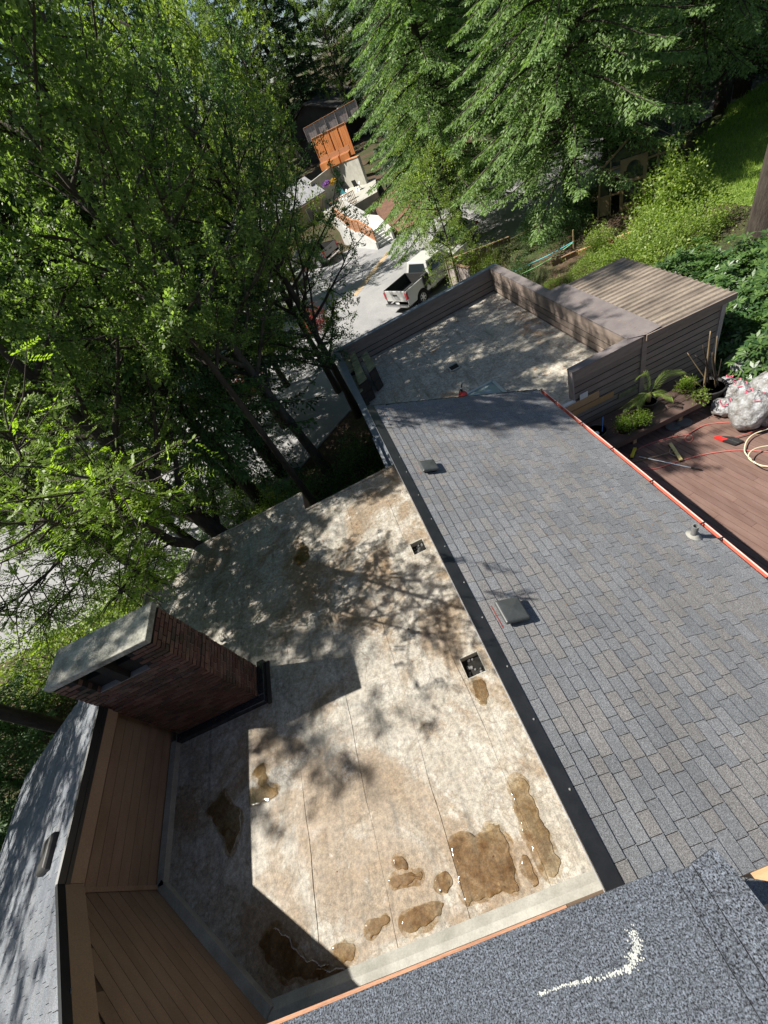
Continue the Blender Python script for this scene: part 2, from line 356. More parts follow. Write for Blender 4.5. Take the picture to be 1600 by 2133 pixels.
    M['red_leaf'] = leaf('red_maple_leaf', (.16, .025, .02), (.30, .06, .04), .35, (1.5, .8, .6))
    M['petal'] = leaf('flower_petal', (.20, .10, .45), (.5, .2, .5), .3, (1, 1, 1)); M['petal_y'] = leaf('yellow_petal', (.6, .35, .03), (.7, .5, .06), .3, (1, 1, 1))
    M['petal_r'] = leaf('pink_petal', (.45, .02, .08), (.6, .05, .15), .3, (1, 1, 1))
build_materials()

rng = np.random.default_rng(7); random.seed(7)
# ------------------------------------------------------------------ setting: terrain, drive
def sstep(a, b, x):
    t = np.clip((x - a) / (b - a), 0, 1); return t * t * (3 - 2 * t)
def gz(x, y):
    x = np.asarray(x, float); y = np.asarray(y, float)
    z = np.full(np.broadcast(x, y).shape, -4.36)
    g = sstep(8.9, 9.7, x + .0 * y) * (1 - sstep(23.0, 26.0, y)) * sstep(-30, -20, y)
    z = z + g * (1.66 + .05 * np.clip(x - 9, 0, 30))
    hill = sstep(43, 52, y) * 2.0 + np.clip(y - 52, 0, 200) * .07
    z = z + hill + .12 * np.sin(x * .31 + 1) * np.sin(y * .27) * sstep(30, 60, np.hypot(x, y))
    z = z + np.clip(-30 - x, 0, 200) * .05 + np.clip(x - 34, 0, 200) * .12
    return z
def make_ground():
    xs = np.unique(np.concatenate([np.arange(-30, 45, .75), np.linspace(-400, -30, 24), np.linspace(45, 400, 24)]))
    ys = np.unique(np.concatenate([np.arange(-12, 66, .75), np.linspace(-200, -12, 12), np.linspace(66, 500, 28)]))
    X, Y = np.meshgrid(xs, ys); Z = gz(X, Y); n, m = X.shape
    me = bpy.data.meshes.new('ground'); me.vertices.add(n * m)
    me.vertices.foreach_set('co', np.stack([X, Y, Z], -1).astype(np.float32).ravel())
    i = (np.arange(n - 1)[:, None] * m + np.arange(m - 1)[None]).ravel()
    F = np.stack([i, i + 1, i + m + 1, i + m], 1).astype(np.int32)
    me.loops.add(F.size); me.loops.foreach_set('vertex_index', F.ravel())
    me.polygons.add(len(F)); me.polygons.foreach_set('loop_start', np.arange(0, F.size, 4, dtype=np.int32)); me.polygons.foreach_set('loop_total', np.full(len(F), 4, np.int32))
    me.polygons.foreach_set('use_smooth', [True] * len(F)); me.update(calc_edges=True); fin(me, M['ground'])
    tag(link('ground', me), kind='structure')
    b = MB(); b.prism([(-26, 13), (-9, 13.2), (-4.5, 15.5), (-1, 18.2), (6.2, 18.4), (8.6, 19.5), (8.7, 26), (33, 29), (33, 42), (10.2, 42), (3.5, 45.5), (-9, 46), (-26, 44)], -4.45, -4.3)
    tag(b.build('driveway', M['asphalt']), kind='structure')
    b = MB(); b.prism([tuple(at(812, 528, -4.3)[:2]), tuple(at(806, 524, -4.3)[:2]), tuple(at(765, 575, -4.3)[:2]), tuple(at(735, 615, -4.3)[:2]), tuple(at(742, 618, -4.3)[:2]), tuple(at(773, 578, -4.3)[:2])], -4.3, -4.294)
    tag(b.build('needle_strip', M['needle_line']), kind='structure')
    b = MB(); b.prism([(8.9, 8.2), (30, 6), (30, 22), (17, 23), (9.6, 22.5)], -2.9, -2.62); 
make_ground()

# ------------------------------------------------------------------ the house
house = thing('house', 'brown house with flat membrane roof beside sloped grey shingle roof', 'house', (0, 0, 0))
SL = .46
def rz_(x): return 1.35 - SL * (x - .165)
def onroof(px, py, up=0.0):
    d = ray(px, py); t = (1.35 + up + SL * .165 - CZ) / (d[2] + SL * d[0]); return Vector((d[0] * t, d[1] * t, CZ + d[2] * t))
LX, LY, LZ, LS = -5.49, 1.504, 1.725, .5
def lz_(x): return LZ + LS * (x - LX)
def onleft(px, py, up=0.0):
    d = ray(px, py); t = (LZ + up - LS * LX - CZ) / (d[2] - LS * d[0]); return Vector((d[0] * t, d[1] * t, CZ + d[2] * t))
ROOF = [(0, -.3), (0, 7.58), (-2.53, 7.58), (-2.53, 8.27), (-5.68, 8.27), (-5.9, 7.6), (-7.07, 7.56), (-7.07, 4.0), (-5.72, 3.7), (-5.72, 1.5), (-4.07, -.04), (-3.8, -.3)]
HOLES = []
for px, py, hs in ((984, 1385, .30), (871, 1139, .27)):
    p = at(px, py, 0); HOLES.append((p[0] - hs / 2, p[0] + hs / 2, p[1] - hs / 2 * 1.1, p[1] + hs / 2 * 1.1))
def inpoly(x, y, P):
    c = False; j = len(P) - 1
    for i in range(len(P)):
        if (P[i][1] > y) != (P[j][1] > y) and x < (P[j][0] - P[i][0]) * (y - P[i][1]) / (P[j][1] - P[i][1] + 1e-12) + P[i][0]: c = not c
        j = i
    return c
def membrane_strips(parent, bounds, poly, z, ycuts, holes, mat, wob, name='membrane_strip', step=.16):
    y0 = min(p[1] for p in poly); y1 = max(p[1] for p in poly)
    for i in range(len(bounds) - 1):
        a, b = bounds[i], bounds[i + 1] + .05
        xs = list(np.linspace(a, b, 7)); ys = list(np.arange(y0, y1, step)) + list(ycuts) + [y1]
        for h in holes:
            if a < h[0] < b or a < h[1] < b: xs += [h[0], h[1]]; ys += [h[2], h[3]]
        for p in poly:
            if a < p[0] < b: xs.append(p[0])
            ys.append(p[1])
        def uniq(l):
            l = sorted(l); o = [l[0]]
            for q in l[1:]:
                if q - o[-1] > .012: o.append(q)
            return o
        xs = uniq(xs); ys = uniq(ys); nx = len(xs); v = []; f = []
        for y in ys:
            wb = .016 * math.sin(y * 1.3 + i * 2.1) + .006 * math.sin(y * 4.1 + i) + .004 * math.sin(y * 9 + i)
            for k, x in enumerate(xs):
                e = (k / (nx - 1)); e0 = 1.0 if 0 < i and k == 0 else 0.0
                lift = (.006 if k == nx - 1 else .0012 if k == nx - 2 else 0) if i < len(bounds) - 2 else 0
                xx = x + (wb * wob if (k in (0, nx - 1) and 0 < i < len(bounds)) and 0 < (i if k == 0 else i + 1) < len(bounds) - 1 else 0)
                v.append((xx, y, z + lift + .006 * math.sin(x * 2.3 + i) * math.sin(y * 1.9) + .003 * math.sin(y * 7 + x * 5)))
        for r in range(len(ys) - 1):
            for k in range(nx - 1):
                cx, cy = (xs[k] + xs[k + 1]) / 2, (ys[r] + ys[r + 1]) / 2
                if not inpoly(cx, cy, poly): continue
                if any(h[0] < cx < h[1] and h[2] < cy < h[3] for h in holes): continue
                f.append((r * nx + k, r * nx + k + 1, (r + 1) * nx + k + 1, (r + 1) * nx + k))
        if not f: continue
        used = sorted({q for c in f for q in c}); ix = {q: n for n, q in enumerate(used)}
        m = MB(); m.v = [v[q] for q in used]; m.f = [tuple(ix[q] for q in c) for c in f]; o = m.build(name, mat, parent, False)
        sd = o.modifiers.new('thick', 'SOLIDIFY'); sd.thickness = .003; sd.offset = -1
def build_flat_roof():
    MB().prism(ROOF, -.36, -.16).build('roof_deck', M['rotten_side'], house)
    bx = [-7.07, -6.35, -5.3, -4.35, -3.41, -2.46, -1.55, -.62, 0.0]
    membrane_strips(house, bx, ROOF, 0.0, [], HOLES, M['membrane'], 1)
    # roof edge metal and skirts
    P = ROOF[1:8]
    for i in range(len(P) - 1):
        a, b = P[i], P[i + 1]
        MB().bar((*a, .004), (*b, .004), .07, .03).build('edge_metal', M['membrane'], house)
        MB().bar((*a, -.2), (*b, -.2), .05, .36).build('fascia_board', M['brown_paint'], house)
    # pale base flashing along the walls
    f = MB(); f.bar((-5.66, 3.45, .05), (-5.66, 1.5, .05), .11, .12); f.build('base_flashing', M['pale_flash'], house)
    MB().bar((-5.68, 1.53, .05), (-4.0, -.06, .05), .11, .12).build('base_flashing', M['pale_flash'], house)
    MB().extr([(-4.05, -.16, 0), (-4.05, .04, .006), (-4.05, -.05, .09), (-4.05, -.16, .1)], (4.0, 0, 0)).build('base_flashing', M['pale_flash'], house)
    # drain sumps: what stands in the two square openings
    for h in HOLES:
        s = MB(); s.box(h[0] - .01, h[1] + .01, h[2] - .01, h[3] + .01, -.159, -.12); o = s.build('roof_opening', M['soot_shade'], house)
        for q in range(26):
            g = MB(); r = .018 + .02 * random.random(); x = random.uniform(h[0] + .03, h[1] - .03); y = random.uniform(h[2] + .03, h[3] - .03)
            s2 = g.lathe([(r * .5, -.12), (r, -.108), (r * .6, -.094)], 6, (x, y, 0))
            if q < 12: g.build('gravel', M['stone'], o)
        for a, b in (((h[0], h[2]), (h[1], h[2])), ((h[1], h[2]), (h[1], h[3])), ((h[1], h[3]), (h[0], h[3])), ((h[0], h[3]), (h[0], h[2]))):
            MB().bar((*a, -.065), (*b, -.065), .016, .13).build('opening_lip', M['concrete_old'], o)
    # walls below the roofs
    MB().prism([(-.3, -2), (-.3, 7.3), (-2.7, 7.3), (-2.7, 7.9), (-5.5, 7.9), (-6.8, 7.3), (-6.8, -2)], -4.5, -.37).build('lower_wall', M['brown_paint'], house)
    MB().extr([(.06, -2, -4.5), (.06, -2, rz_(.06) - .16), (3.45, -2, rz_(3.45) - .16), (3.45, -2, -4.5)], (0, 9.8, 0)).build('lower_wall', M['siding'], house)
    # small vent pipe
    p = at(858, 1319, 0); v = MB(); v.tube([(p[0], p[1], 0), (p[0], p[1], .17)], .026, 12, False); v.tube([(p[0], p[1], .17), (p[0], p[1], .02)], .018, 12, False)
    v.add([(p[0] + r * math.cos(a), p[1] + r * math.sin(a), .17) for r in (.026, .018) for a in np.linspace(0, 2 * math.pi, 12, endpoint=False)], [(j, (j + 1) % 12, 12 + (j + 1) % 12, 12 + j) for j in range(12)])
    v.lathe([(.07, .006), (.04, .02), (.027, .03)], 12, (p[0], p[1], 0)); v.build('vent_pipe', M['pipe'], house, False)
build_flat_roof()

def puddle(pts, label):
    """thin film of water on the membrane with a ragged outline; pts: pixel outline"""
    P = [at(px, py, 0)[:2] for px, py in pts]; out = []; n = len(P)
    for i in range(n):
        a = np.array(P[i]); b = np.array(P[(i + 1) % n]); k = max(2, int(np.hypot(*(b - a)) / .022)); nn = np.array([-(b - a)[1], (b - a)[0]]); nn /= np.hypot(*nn) + 1e-9
        for j in range(k):
            t = j / k; q = a + (b - a) * t + nn * (rng.normal() * .005 + .022 * math.sin(t * k * .45 + i) * math.sin(math.pi * t) + .010 * math.sin(t * k * 1.3 + 2 * i)); out.append(q)
    Q = np.array(out); n = len(Q)
    if sum(Q[i][0] * Q[(i + 1) % n][1] - Q[(i + 1) % n][0] * Q[i][1] for i in range(n)) < 0: Q = Q[::-1]
    Q = (np.roll(Q, 1, 0) + 2 * Q + np.roll(Q, -1, 0)) / 4; T = np.roll(Q, -2, 0) - np.roll(Q, 2, 0); IN = np.stack([-T[:, 1], T[:, 0]], 1); IN /= np.linalg.norm(IN, axis=1, keepdims=True) + 1e-9
    m = MB()
    for dd, zz in ((0, .0088), (.005, .0112), (.012, .0124), (.02, .0128)):
        W = Q + IN * dd
        for q in W: m.v.append((q[0], q[1], zz))
    for r in range(3):
        for i in range(n): m.f.append((r * n + i, r * n + (i + 1) % n, (r + 1) * n + (i + 1) % n, (r + 1) * n + i))
    m.f.append(tuple(3 * n + i for i in range(n)))
    me = m.mesh('puddle', M['wet'], True); me.polygons[len(me.polygons) - 1].use_smooth = False; o = link('puddle', me)
    tag(o, label, 'puddle', 'puddles on the flat roof')
    k_ = np.arange(n); off = .035 + .022 * np.sin(k_ * .11 + n) + .016 * np.sin(k_ * .37 + 1) + .010 * np.sin(k_ * .9); W = Q - IN * off[:, None]; W = (np.roll(W, 2, 0) + np.roll(W, 1, 0) + W + np.roll(W, -1, 0) + np.roll(W, -2, 0)) / 5
    m = MB(); m.v = [(q[0], q[1], .0078) for q in Q] + [(q[0], q[1], .0078) for q in W]; m.f = [(n + i, n + (i + 1) % n, (i + 1) % n, i) for i in range(n)]; m.build('damp_margin', M['damp'], o)
puddle([(530, 1605), (548, 1590), (556, 1612), (562, 1640), (580, 1636), (580, 1655), (545, 1672), (522, 1678), (520, 1650), (540, 1640)], 'small forked puddle at the edge of the wall shadow')
puddle([(945, 1745), (975, 1735), (990, 1745), (1018, 1715), (1038, 1715), (1060, 1770), (1075, 1840), (1082, 1855), (1010, 1870), (970, 1890), (955, 1840), (940, 1790)], 'large brown puddle between two roof seams near the cut edge')
puddle([(1062, 1640), (1075, 1620), (1095, 1625), (1118, 1680), (1150, 1760), (1170, 1800), (1150, 1830), (1125, 1800), (1095, 1745), (1070, 1690)], 'long brown puddle beside the black drip edge')
puddle([(818, 1790), (835, 1785), (848, 1795), (850, 1812), (830, 1815), (818, 1805)], 'small round puddle, uppermost of the wet spots near the cut edge')
puddle([(808, 1835), (840, 1820), (880, 1815), (880, 1830), (845, 1845), (815, 1850)], 'thin curved puddle below the small round one')
puddle([(845, 1905), (870, 1890), (905, 1880), (925, 1880), (920, 1905), (880, 1930), (850, 1945), (838, 1930)], 'brown puddle with glinting rim next to the pale base flashing')
puddle([(690, 1975), (720, 1965), (740, 1970), (735, 2000), (715, 2010), (695, 1995)], 'puddle at the tip of the diagonal wall shadow')
puddle([(430, 1690), (455, 1660), (470, 1640), (478, 1665), (505, 1690), (500, 1740), (480, 1780), (465, 1740), (450, 1720)], 'dark puddle within the shadow of the brown wall')
puddle([(540, 1965), (570, 1930), (600, 1945), (630, 1990), (660, 2000), (690, 2010), (660, 2035), (600, 2040), (560, 2010)], 'dark puddle within the shadow of the diagonal wall')
puddle([(616, 1165), (630, 1130), (642, 1140), (645, 1165), (625, 1180)], 'brown wet patch among the branch shadows')

puddle([(760, 1930), (800, 1905), (815, 1915), (790, 1945), (770, 1960)], 'narrow glinting puddle left of the brown one by the pale flashing')
puddle([(905, 1830), (930, 1815), (945, 1830), (935, 1860), (915, 1865)], 'small puddle at the left foot of the large brown one')
puddle([(1085, 1790), (1095, 1780), (1110, 1815), (1125, 1840), (1112, 1850), (1095, 1825)], 'thin streak of water between the large and the long brown puddle')
puddle([(655, 2020), (700, 2015), (735, 2018), (730, 2035), (690, 2045), (660, 2040)], 'shallow puddle where the diagonal shadow meets the pale flashing')
puddle([(985, 1420), (1005, 1415), (1018, 1440), (1015, 1465), (1000, 1470), (988, 1445)], 'dried brown stain with a little water below the nearer roof opening')

def shingles(parent, O, D, A, length_d, y0, y1, matt, expo=.143, top=300, clip=None, name='shingle'):
    """courses of tabs; the 300 that show largest are parts, the rest one joined part"""
    O = Vector(O); D = Vector(D).normalized(); A = Vector(A).normalized(); N = D.cross(A)
    if N.z < 0: N = -N
    tabs = []; n = int(length_d / expo) + 1
    for i in range(n):
        t = (i + 1) * expo; a = y0 - random.random() * .3
        while a < y1:
            wd = random.choice((.15, .18, .22, .25, .28, .31)); b = min(a + wd, y1); a2 = max(a, y0)
            if b - a2 > .04:
                h = .012 + random.random() * .004; t1 = t + random.uniform(-.004, .004) ; t0 = t - expo - .004
                if t1 > length_d: t1 = length_d + .01
                pts = []
                for (tt, hh) in ((t0, -.002), (t1, -.002), (t1, h), (t0, .004)):
                    for aa in (a2 + .003, b - .003): pts.append(O + D * tt + A * aa + N * hh)
                c = sum(pts, Vector()) / 8; q, dep = proj(c)
                if clip and not clip(c): a = b; continue
                if dep < .3: vis = -1
                else:
                    vis = 1 / dep if (-20 < q[0] < 1620 and -20 < q[1] < 2150) else -1 / dep
                tabs.append((vis, pts))
            a = b
    tabs.sort(key=lambda x: -x[0])
    F = [(0, 1, 3, 2), (2, 3, 5, 4), (4, 5, 7, 6), (1, 0, 6, 7), (0, 2, 4, 6), (3, 1, 7, 5)]
    for v, p in tabs[:top]: MB().add(p, F).build(name, matt, parent)
    m = MB()
    for v, p in tabs[top:]: m.add(p, F)
    if m.v: tag(m.build('far_' + name + 's' if top else name + 's', matt, parent), kind='stuff')

def build_shingle_roof():
    MB().extr([(.02, -2.0, rz_(.02)), (3.84, -2.0, rz_(3.84)), (3.84, -2.0, rz_(3.84) - .14), (.02, -2.0, rz_(.02) - .14)], (0, 10.06, 0)).build('sloped_roof_deck', M['rotten_side'], house)
    c = math.hypot(1, SL)
    shingles(house, (.085, 0, rz_(.085)), (1, 0, -SL), (0, 1, 0), (3.83 - .085) * c, -1.2, 8.06, M['shingle'])
    n = Vector((SL, 0, 1)).normalized()
    b = MB(); b.extr([(-.045, -1.2, rz_(-.045) + .02), (.105, -1.2, rz_(.105) + .02), (.105, -1.2, rz_(.105) + .012), (-.045, -1.2, rz_(-.045) - .13), (-.055, -1.2, rz_(-.045) - .13)], (0, 9.27, 0)); b.build('drip_edge', M['black_metal'], house)
    MB().box(-.063, -.0555, -1.2, 8.06, rz_(-.045) - .03, rz_(-.045) + .019).build('drip_edge_lip', M['alu'], house)
    for px, py in ((833, 952), (847, 983), (872, 1031), (899, 1081), (927, 1138), (967, 1213), (1005, 1286), (1057, 1388), (1112, 1498), (1187, 1644)):
        p = onroof(px, py, .02); MB().lathe([(.008, -.01), (.011, .003), (.004, .008)], 8, p).build('nail_head', M['pipe'], house)
    # rake trim at the far end
    MB().extr([(.0, 8.062, rz_(0) + .008), (3.84, 8.062, rz_(3.84) + .008), (3.84, 8.062, rz_(3.84) - .16), (0, 8.062, rz_(0) - .16)], (0, .03, 0)).build('rake_board', M['black_metal'], house)
    # two square box vents
    for px, py, s in ((893, 969, .30), (1067, 1270, .33)):
        p = onroof(px, py, .10); M4 = Matrix.Translation(p) @ Vector((0, 0, 1)).rotation_difference(n).to_matrix().to_4x4()
        o = thing('roof_vent', None, None); del_ = o
        for k in ('label', 'category'):
            if k in o: del o[k]
        o.parent = house; o.matrix_local = M4
        h = s / 2; cap = MB()
        cap.add([(x * q, y * q, z) for q, z in ((h, -.035), (h, .0), (h * .93, .022), (h * .0 + .02, .034)) for x, y in ((-1, -1), (1, -1), (1, 1), (-1, 1))],
                [(3, 2, 1, 0)] + [(r * 4 + j, r * 4 + (j + 1) % 4, r * 4 + 4 + (j + 1) % 4, r * 4 + 4 + j) for r in range(3) for j in range(4)] + [(12, 13, 14, 15)])
        cap.build('vent_cap', M['vent_metal'], o, bevel=.016)
        t = MB(); t.box(-h * .72, h * .72, -h * .72, h * .72, -.1, -.036); t.build('vent_throat', M['black_plastic'], o)
        f = MB(); f.box(-h * 1.22, h * 1.22, -h * 1.2, h * 1.2, -.094, -.086); f.build('vent_flange', M['vent_metal'], o)
        # flange caught under the courses above: a rust line on one side
        MB().box(-h * 1.18, -h * 1.1, -h, h, -.085, -.081).build('sealant_line', M['gutter_dark'], o)
    # gutter along the low edge
    gx, gzv = 3.84, rz_(3.84) - .05
    g = MB(); prof = [(gx - .01, gzv + .01), (gx - .01, gzv - .09), (gx + .10, gzv - .09), (gx + .115, gzv - .0), (gx + .105, gzv - .0), (gx + .092, gzv - .08), (gx + .002, gzv - .08), (gx + .0, gzv + .01)]
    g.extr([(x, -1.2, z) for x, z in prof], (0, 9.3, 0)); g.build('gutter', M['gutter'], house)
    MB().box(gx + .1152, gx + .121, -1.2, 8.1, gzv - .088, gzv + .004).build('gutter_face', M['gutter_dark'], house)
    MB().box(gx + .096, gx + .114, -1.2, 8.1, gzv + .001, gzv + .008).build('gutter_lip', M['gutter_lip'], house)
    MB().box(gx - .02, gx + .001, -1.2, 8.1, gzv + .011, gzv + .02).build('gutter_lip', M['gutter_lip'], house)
    for px, py in ((1121, 812), (1143, 838), (1200, 882), (1265, 935), (1349, 1003), (1455, 1091), (1497, 1122), (1592, 1205)):
        q = onroof(px, py); b = MB(); b.box(gx - .06, gx + .12, q.y - .012, q.y + .012, gzv + .009, gzv + .017); b.bar((gx + .05, q.y, gzv - .07), (gx + .05, q.y, gzv + .01), .02, .012); b.build('gutter_bracket', M['black_metal'], house)
    # plumbing vent near the gutter
    q = onroof(1444, 1117); v = MB(); v.tube([q + Vector((0, 0, -.05)), q + Vector((0, 0, .27))], .045, 14, False); v.tube([q + Vector((0, 0, .27)), q + Vector((0, 0, .1))], .035, 14, False)
    v.add([tuple(q + Vector((r * math.cos(a), r * math.sin(a), .27))) for r in (.045, .035) for a in np.linspace(0, 2 * math.pi, 14, endpoint=False)], [(j, (j + 1) % 14, 14 + (j + 1) % 14, 14 + j) for j in range(14)])
    pv = v.build('plumbing_vent', M['pipe'], house)
    f = MB(); f.lathe([(.115, .0), (.11, .008), (.07, .025), (.05, .07)], 18); o = f.build('vent_boot', M['pale_flash'], pv, True); o.location = q + n * .012
    o.rotation_euler = Vector((0, 0, 1)).rotation_difference(n).to_euler()
build_shingle_roof()

def lap_boards(parent, p0, p1, z0, z1, n, out, matt, lap=.016, name='siding_board', gap=.030, back='soot_shade'):
    """clapboards between p0 and p1 (xy), from z0 up to z1; out: outward xy normal"""
    p0 = Vector((*p0, 0)); p1 = Vector((*p1, 0)); o = Vector((*out, 0)).normalized(); h = (z1 - z0) / n
    MB().extr([p0 + o * x + Vector((0, 0, z)) for x, z in ((.0012, z0), (.0035, z0), (.0035, z1), (.0012, z1))], p1 - p0).build('gap_shade', M[back], parent)  # dark strip painting the shade that shows between the clapboards
    for i in range(n):
        a, b = z0 + i * h, z0 + (i + 1) * h
        a += gap; pr = [(.004, a), (.012 + lap * .12, a), (.010, b), (.004, b)]
        MB().extr([p0 + o * x + Vector((0, 0, z)) for x, z in pr], p1 - p0).build(name, matt, parent)

def build_left_wing():
    # core walls
    MB().prism([(-5.745, 4.5), (-5.745, 1.49), (-4.09, -.06), (-3.3, -.8), (-9.3, -.8), (-9.3, 4.5)], -4.5, -.42).build('upper_wall', M['brown_paint'], house)
    MB().extr([(-9.3, 1.49, -.42), (-5.745, 1.49, -.42), (-5.745, 1.49, lz_(-5.745) - .2), (-9.3, 1.49, lz_(-9.3) - .2)], (0, 3.0, 0)).build('upper_wall', M['brown_paint'], house)
    lap_boards(house, (-5.742, 1.47), (-5.742, 3.6), .10, 1.58, 9, (1, 0), M['brown_paint'], .006, gap=.009, back='brown_gap')
    d = Vector((2.445, -2.29, 0)).normalized()
    # the diagonal wall rises with the roof rake
    n = 15; z = .10
    a_ = Vector((-5.742, 1.488, 0)); b_ = Vector((-3.297, -.802, 0)); o_ = Vector((.69, .73, 0)) * .0025
    MB().extr([a_ + o_ + Vector((0, 0, .1)), b_ + o_ + Vector((0, 0, .1)), b_ + o_ + Vector((0, 0, 2.3)), a_ + o_ + Vector((0, 0, 1.48))], tuple(o_ * .5)).build('gap_shade', M['brown_gap'], house)  # darker brown strip paints the shade between the diagonal boards
    for i in range(n):
        z0 = .10 + i * .165; z1 = z0 + .157; s0 = min(3.2, max(0.0, (z1 - 1.46) / .305))
        a = Vector((-5.742, 1.49, 0)) + d * s0; b = Vector((-3.297, -.802, 0)); o = Vector((.683, .73, 0))
        MB().extr([a + Vector((0, 0, z0)), a + o * .010 + Vector((0, 0, z0)), a + o * .010 + Vector((0, 0, z1)), a + Vector((0, 0, z1))], b - a).build('siding_board', M['brown_paint'], house)
    MB().extr([(-5.745, 1.485, -.42), (-4.09, -.065, -.42), (-3.3, -.805, -.42), (-3.3, -.805, 2.5), (-5.745, 1.485, 1.48)], (-.2, -.2, 0)).build('upper_wall', M['brown_paint'], house)
    MB().bar((-5.715, 1.5, .1), (-5.715, 1.5, 1.5), .05, .05).build('corner_trim', M['brown_paint'], house)
    # fascia and drip edge
    MB().box(LX - .035, LX, LY + .005, 3.55, LZ - .25, LZ - .005).build('fascia_board', M['trim_paint'], house)
    MB().box(LX - .26, LX - .036, LY + .1, 4.55, LZ - .27, LZ - .25).build('soffit', M['trim_paint'], house)
    MB().extr([(LX + .012, LY - .005, LZ - .004), (LX - .15, LY - .005, lz_(LX - .15) + .012), (LX - .15, LY - .005, lz_(LX - .15) - .02), (LX + .012, LY - .005, LZ - .06)], (0, 3.1, 0)).build('drip_edge', M['black_metal'], house)
    A = Vector((LX, LY, LZ)); rd = Vector((1, -1.07, LS)); B = A + rd * 2.15
    o = Vector((.73, .68, 0))
    MB().extr([A + Vector((0, 0, -.25)), B + Vector((0, 0, -.25)), B + Vector((0, 0, -.006)), A + Vector((0, 0, -.006))], tuple(-o * .035)).build('rake_board', M['trim_paint'], house)
    MB().extr([A + Vector((0, 0, .008)), B + Vector((0, 0, .008)), B - o * .14 + Vector((0, 0, .008 - .073 * 1.0)), A - o * .14 + Vector((0, 0, .008 - .073))], (0, 0, .012)).build('drip_edge', M['black_metal'], house)
    MB().box(LX - .03, LX + .004, LY - .0, 3.53, LZ - .003, LZ + .095).build('edge_flashing', M['black_metal'], house)
    MB().extr([A + o * .004 + Vector((0, 0, -.003)), B + o * .004 + Vector((0, 0, -.003)), B + o * .004 + Vector((0, 0, .095)), A + o * .004 + Vector((0, 0, .095))], tuple(-o * .034)).build('edge_flashing', M['black_metal'], house)
    # the roof itself: falls away to the left
    P = [(LX - .01, LY), (LX - .01, 4.62), (-10.3, 4.62), (-10.3, -4), (B.x - .01, -4), (B.x - .01, B.y)]
    m = MB(); n = len(P); m.v = [(x, y, lz_(x) - .01) for x, y in P] + [(x, y, lz_(x) - .15) for x, y in P]
    m.f = [tuple(range(n)), tuple(range(2 * n - 1, n - 1, -1))] + [(i, i + n, (i + 1) % n + n, (i + 1) % n) for i in range(n)]
    m.build('sloped_roof_deck', M['shingle_left'], house)
    c = math.hypot(1, LS)
    x0 = B.x - .2
    shingles(house, (x0, 0, lz_(x0)), (-1, 0, -LS), (0, 1, 0), (x0 + 10.28) * c, -3.9, 4.62, M['shingle_left'], top=0, name='left_wing_shingle', clip=lambda q: q.x < LX - .13 + max(0.0, (LY - q.y)) / 1.07)
    # low box vent on it
    n = Vector((-LS, 0, 1)).normalized(); p = onleft(100, 1779, .05); o = link('roof_vent', None, house)
    o.matrix_local = Matrix.Translation(p) @ Vector((0, 0, 1)).rotation_difference(n).to_matrix().to_4x4()
    h = .16; cap = MB()
    cap.add([(x * q, y * q * 1.25, z) for q, z in ((h, -.06), (h, .02), (h * .9, .05), (h * .8, .055)) for x, y in ((-1, -1), (1, -1), (1, 1), (-1, 1))],
            [(3, 2, 1, 0)] + [(r * 4 + j, r * 4 + (j + 1) % 4, r * 4 + 4 + (j + 1) % 4, r * 4 + 4 + j) for r in range(3) for j in range(4)] + [(12, 13, 14, 15)])
    cap.build('vent_cap', M['vent_brown'], o, bevel=.012)
    MB().box(-.2, .2, -.24, .24, -.064, -.057).build('vent_flange', M['vent_brown'], o)
build_left_wing()

def build_near_roof():
    z = CZ - 1.9
    MB().prism([(-3.6, -.06), (.19, -.045), (.19, -3.5), (-3.6, -3.5)], z - .03, z).build('cap_sheet', M['capsheet'], house)
    MB().prism([(.192, -.062), (.252, -.06), (.252, -3.5), (.192, -3.5)], z - .03, z + .012).build('cap_sheet', M['capsheet'], house)
    MB().prism([(.2545, -.056), (.335, -.042), (.352, -.10), (.362, -.22), (.366, -3.5), (.2545, -3.5)], z - .03, z + .02).build('cap_sheet', M['capsheet'], house)
    MB().box(-3.6, -.155, -.062, -.040, z - .06, z - .032).build('bare_board', M['red_wood'], house)
    MB().box(-3.6, .30, -3.5, -.07, z - .2, z - .032).build('near_roof_deck', M['rotten_side'], house)
    MB().box(-3.55, .28, -3.4, -.12, -.1, z - .21).build('upper_wall', M['brown_paint'], house)
    # pale board end and dark face past the right edge
    a = at(1546, 1826, z - .04); b = at(1640, 1787, z - .04); c = at(1640, 1842, z - .04)
    MB().prism([tuple(a[:2]), tuple(b[:2]), tuple(c[:2])], z - .07, z - .04).build('bare_board', M['bare_wood'], house)
    p = MB(); p.prism([(.3, -.27), (1.2, -.27), (1.2, -1.2), (.3, -1.2)], z - .9, z - .6); p.build('lower_eave', M['black_metal'], house)
    # L-shaped scuff of pale granules
    path = [(1124, 2071), (1140, 2066), (1180, 2052), (1215, 2044), (1262, 2034), (1300, 2020), (1318, 2015), (1322, 1990), (1326, 1965), (1316, 1940)]
    W = [4, 3, 5, 6, 6, 10, 13, 16, 12, 5]; m = MB()
    for i in range(len(path) - 1):
        for k in range(22 + 4 * W[i]):
            t = random.random(); x = path[i][0] + (path[i + 1][0] - path[i][0]) * t + random.gauss(0, 1) * W[i] * .5; y = path[i][1] + (path[i + 1][1] - path[i][1]) * t + random.gauss(0, 1) * W[i] * .5
            q = at(x, y, z + .0015 + random.random() * .002); r = .0012 + .0018 * random.random(); a0 = random.random() * 3
            m.add([(q[0] + r * math.cos(a0 + a), q[1] + r * math.sin(a0 + a), q[2]) for a in (0, 1.5, 3.0, 4.6)], [(0, 1, 2, 3)])
    tag(m.build('scuff_mark', M['chalk'], house), kind='stuff')
build_near_roof()

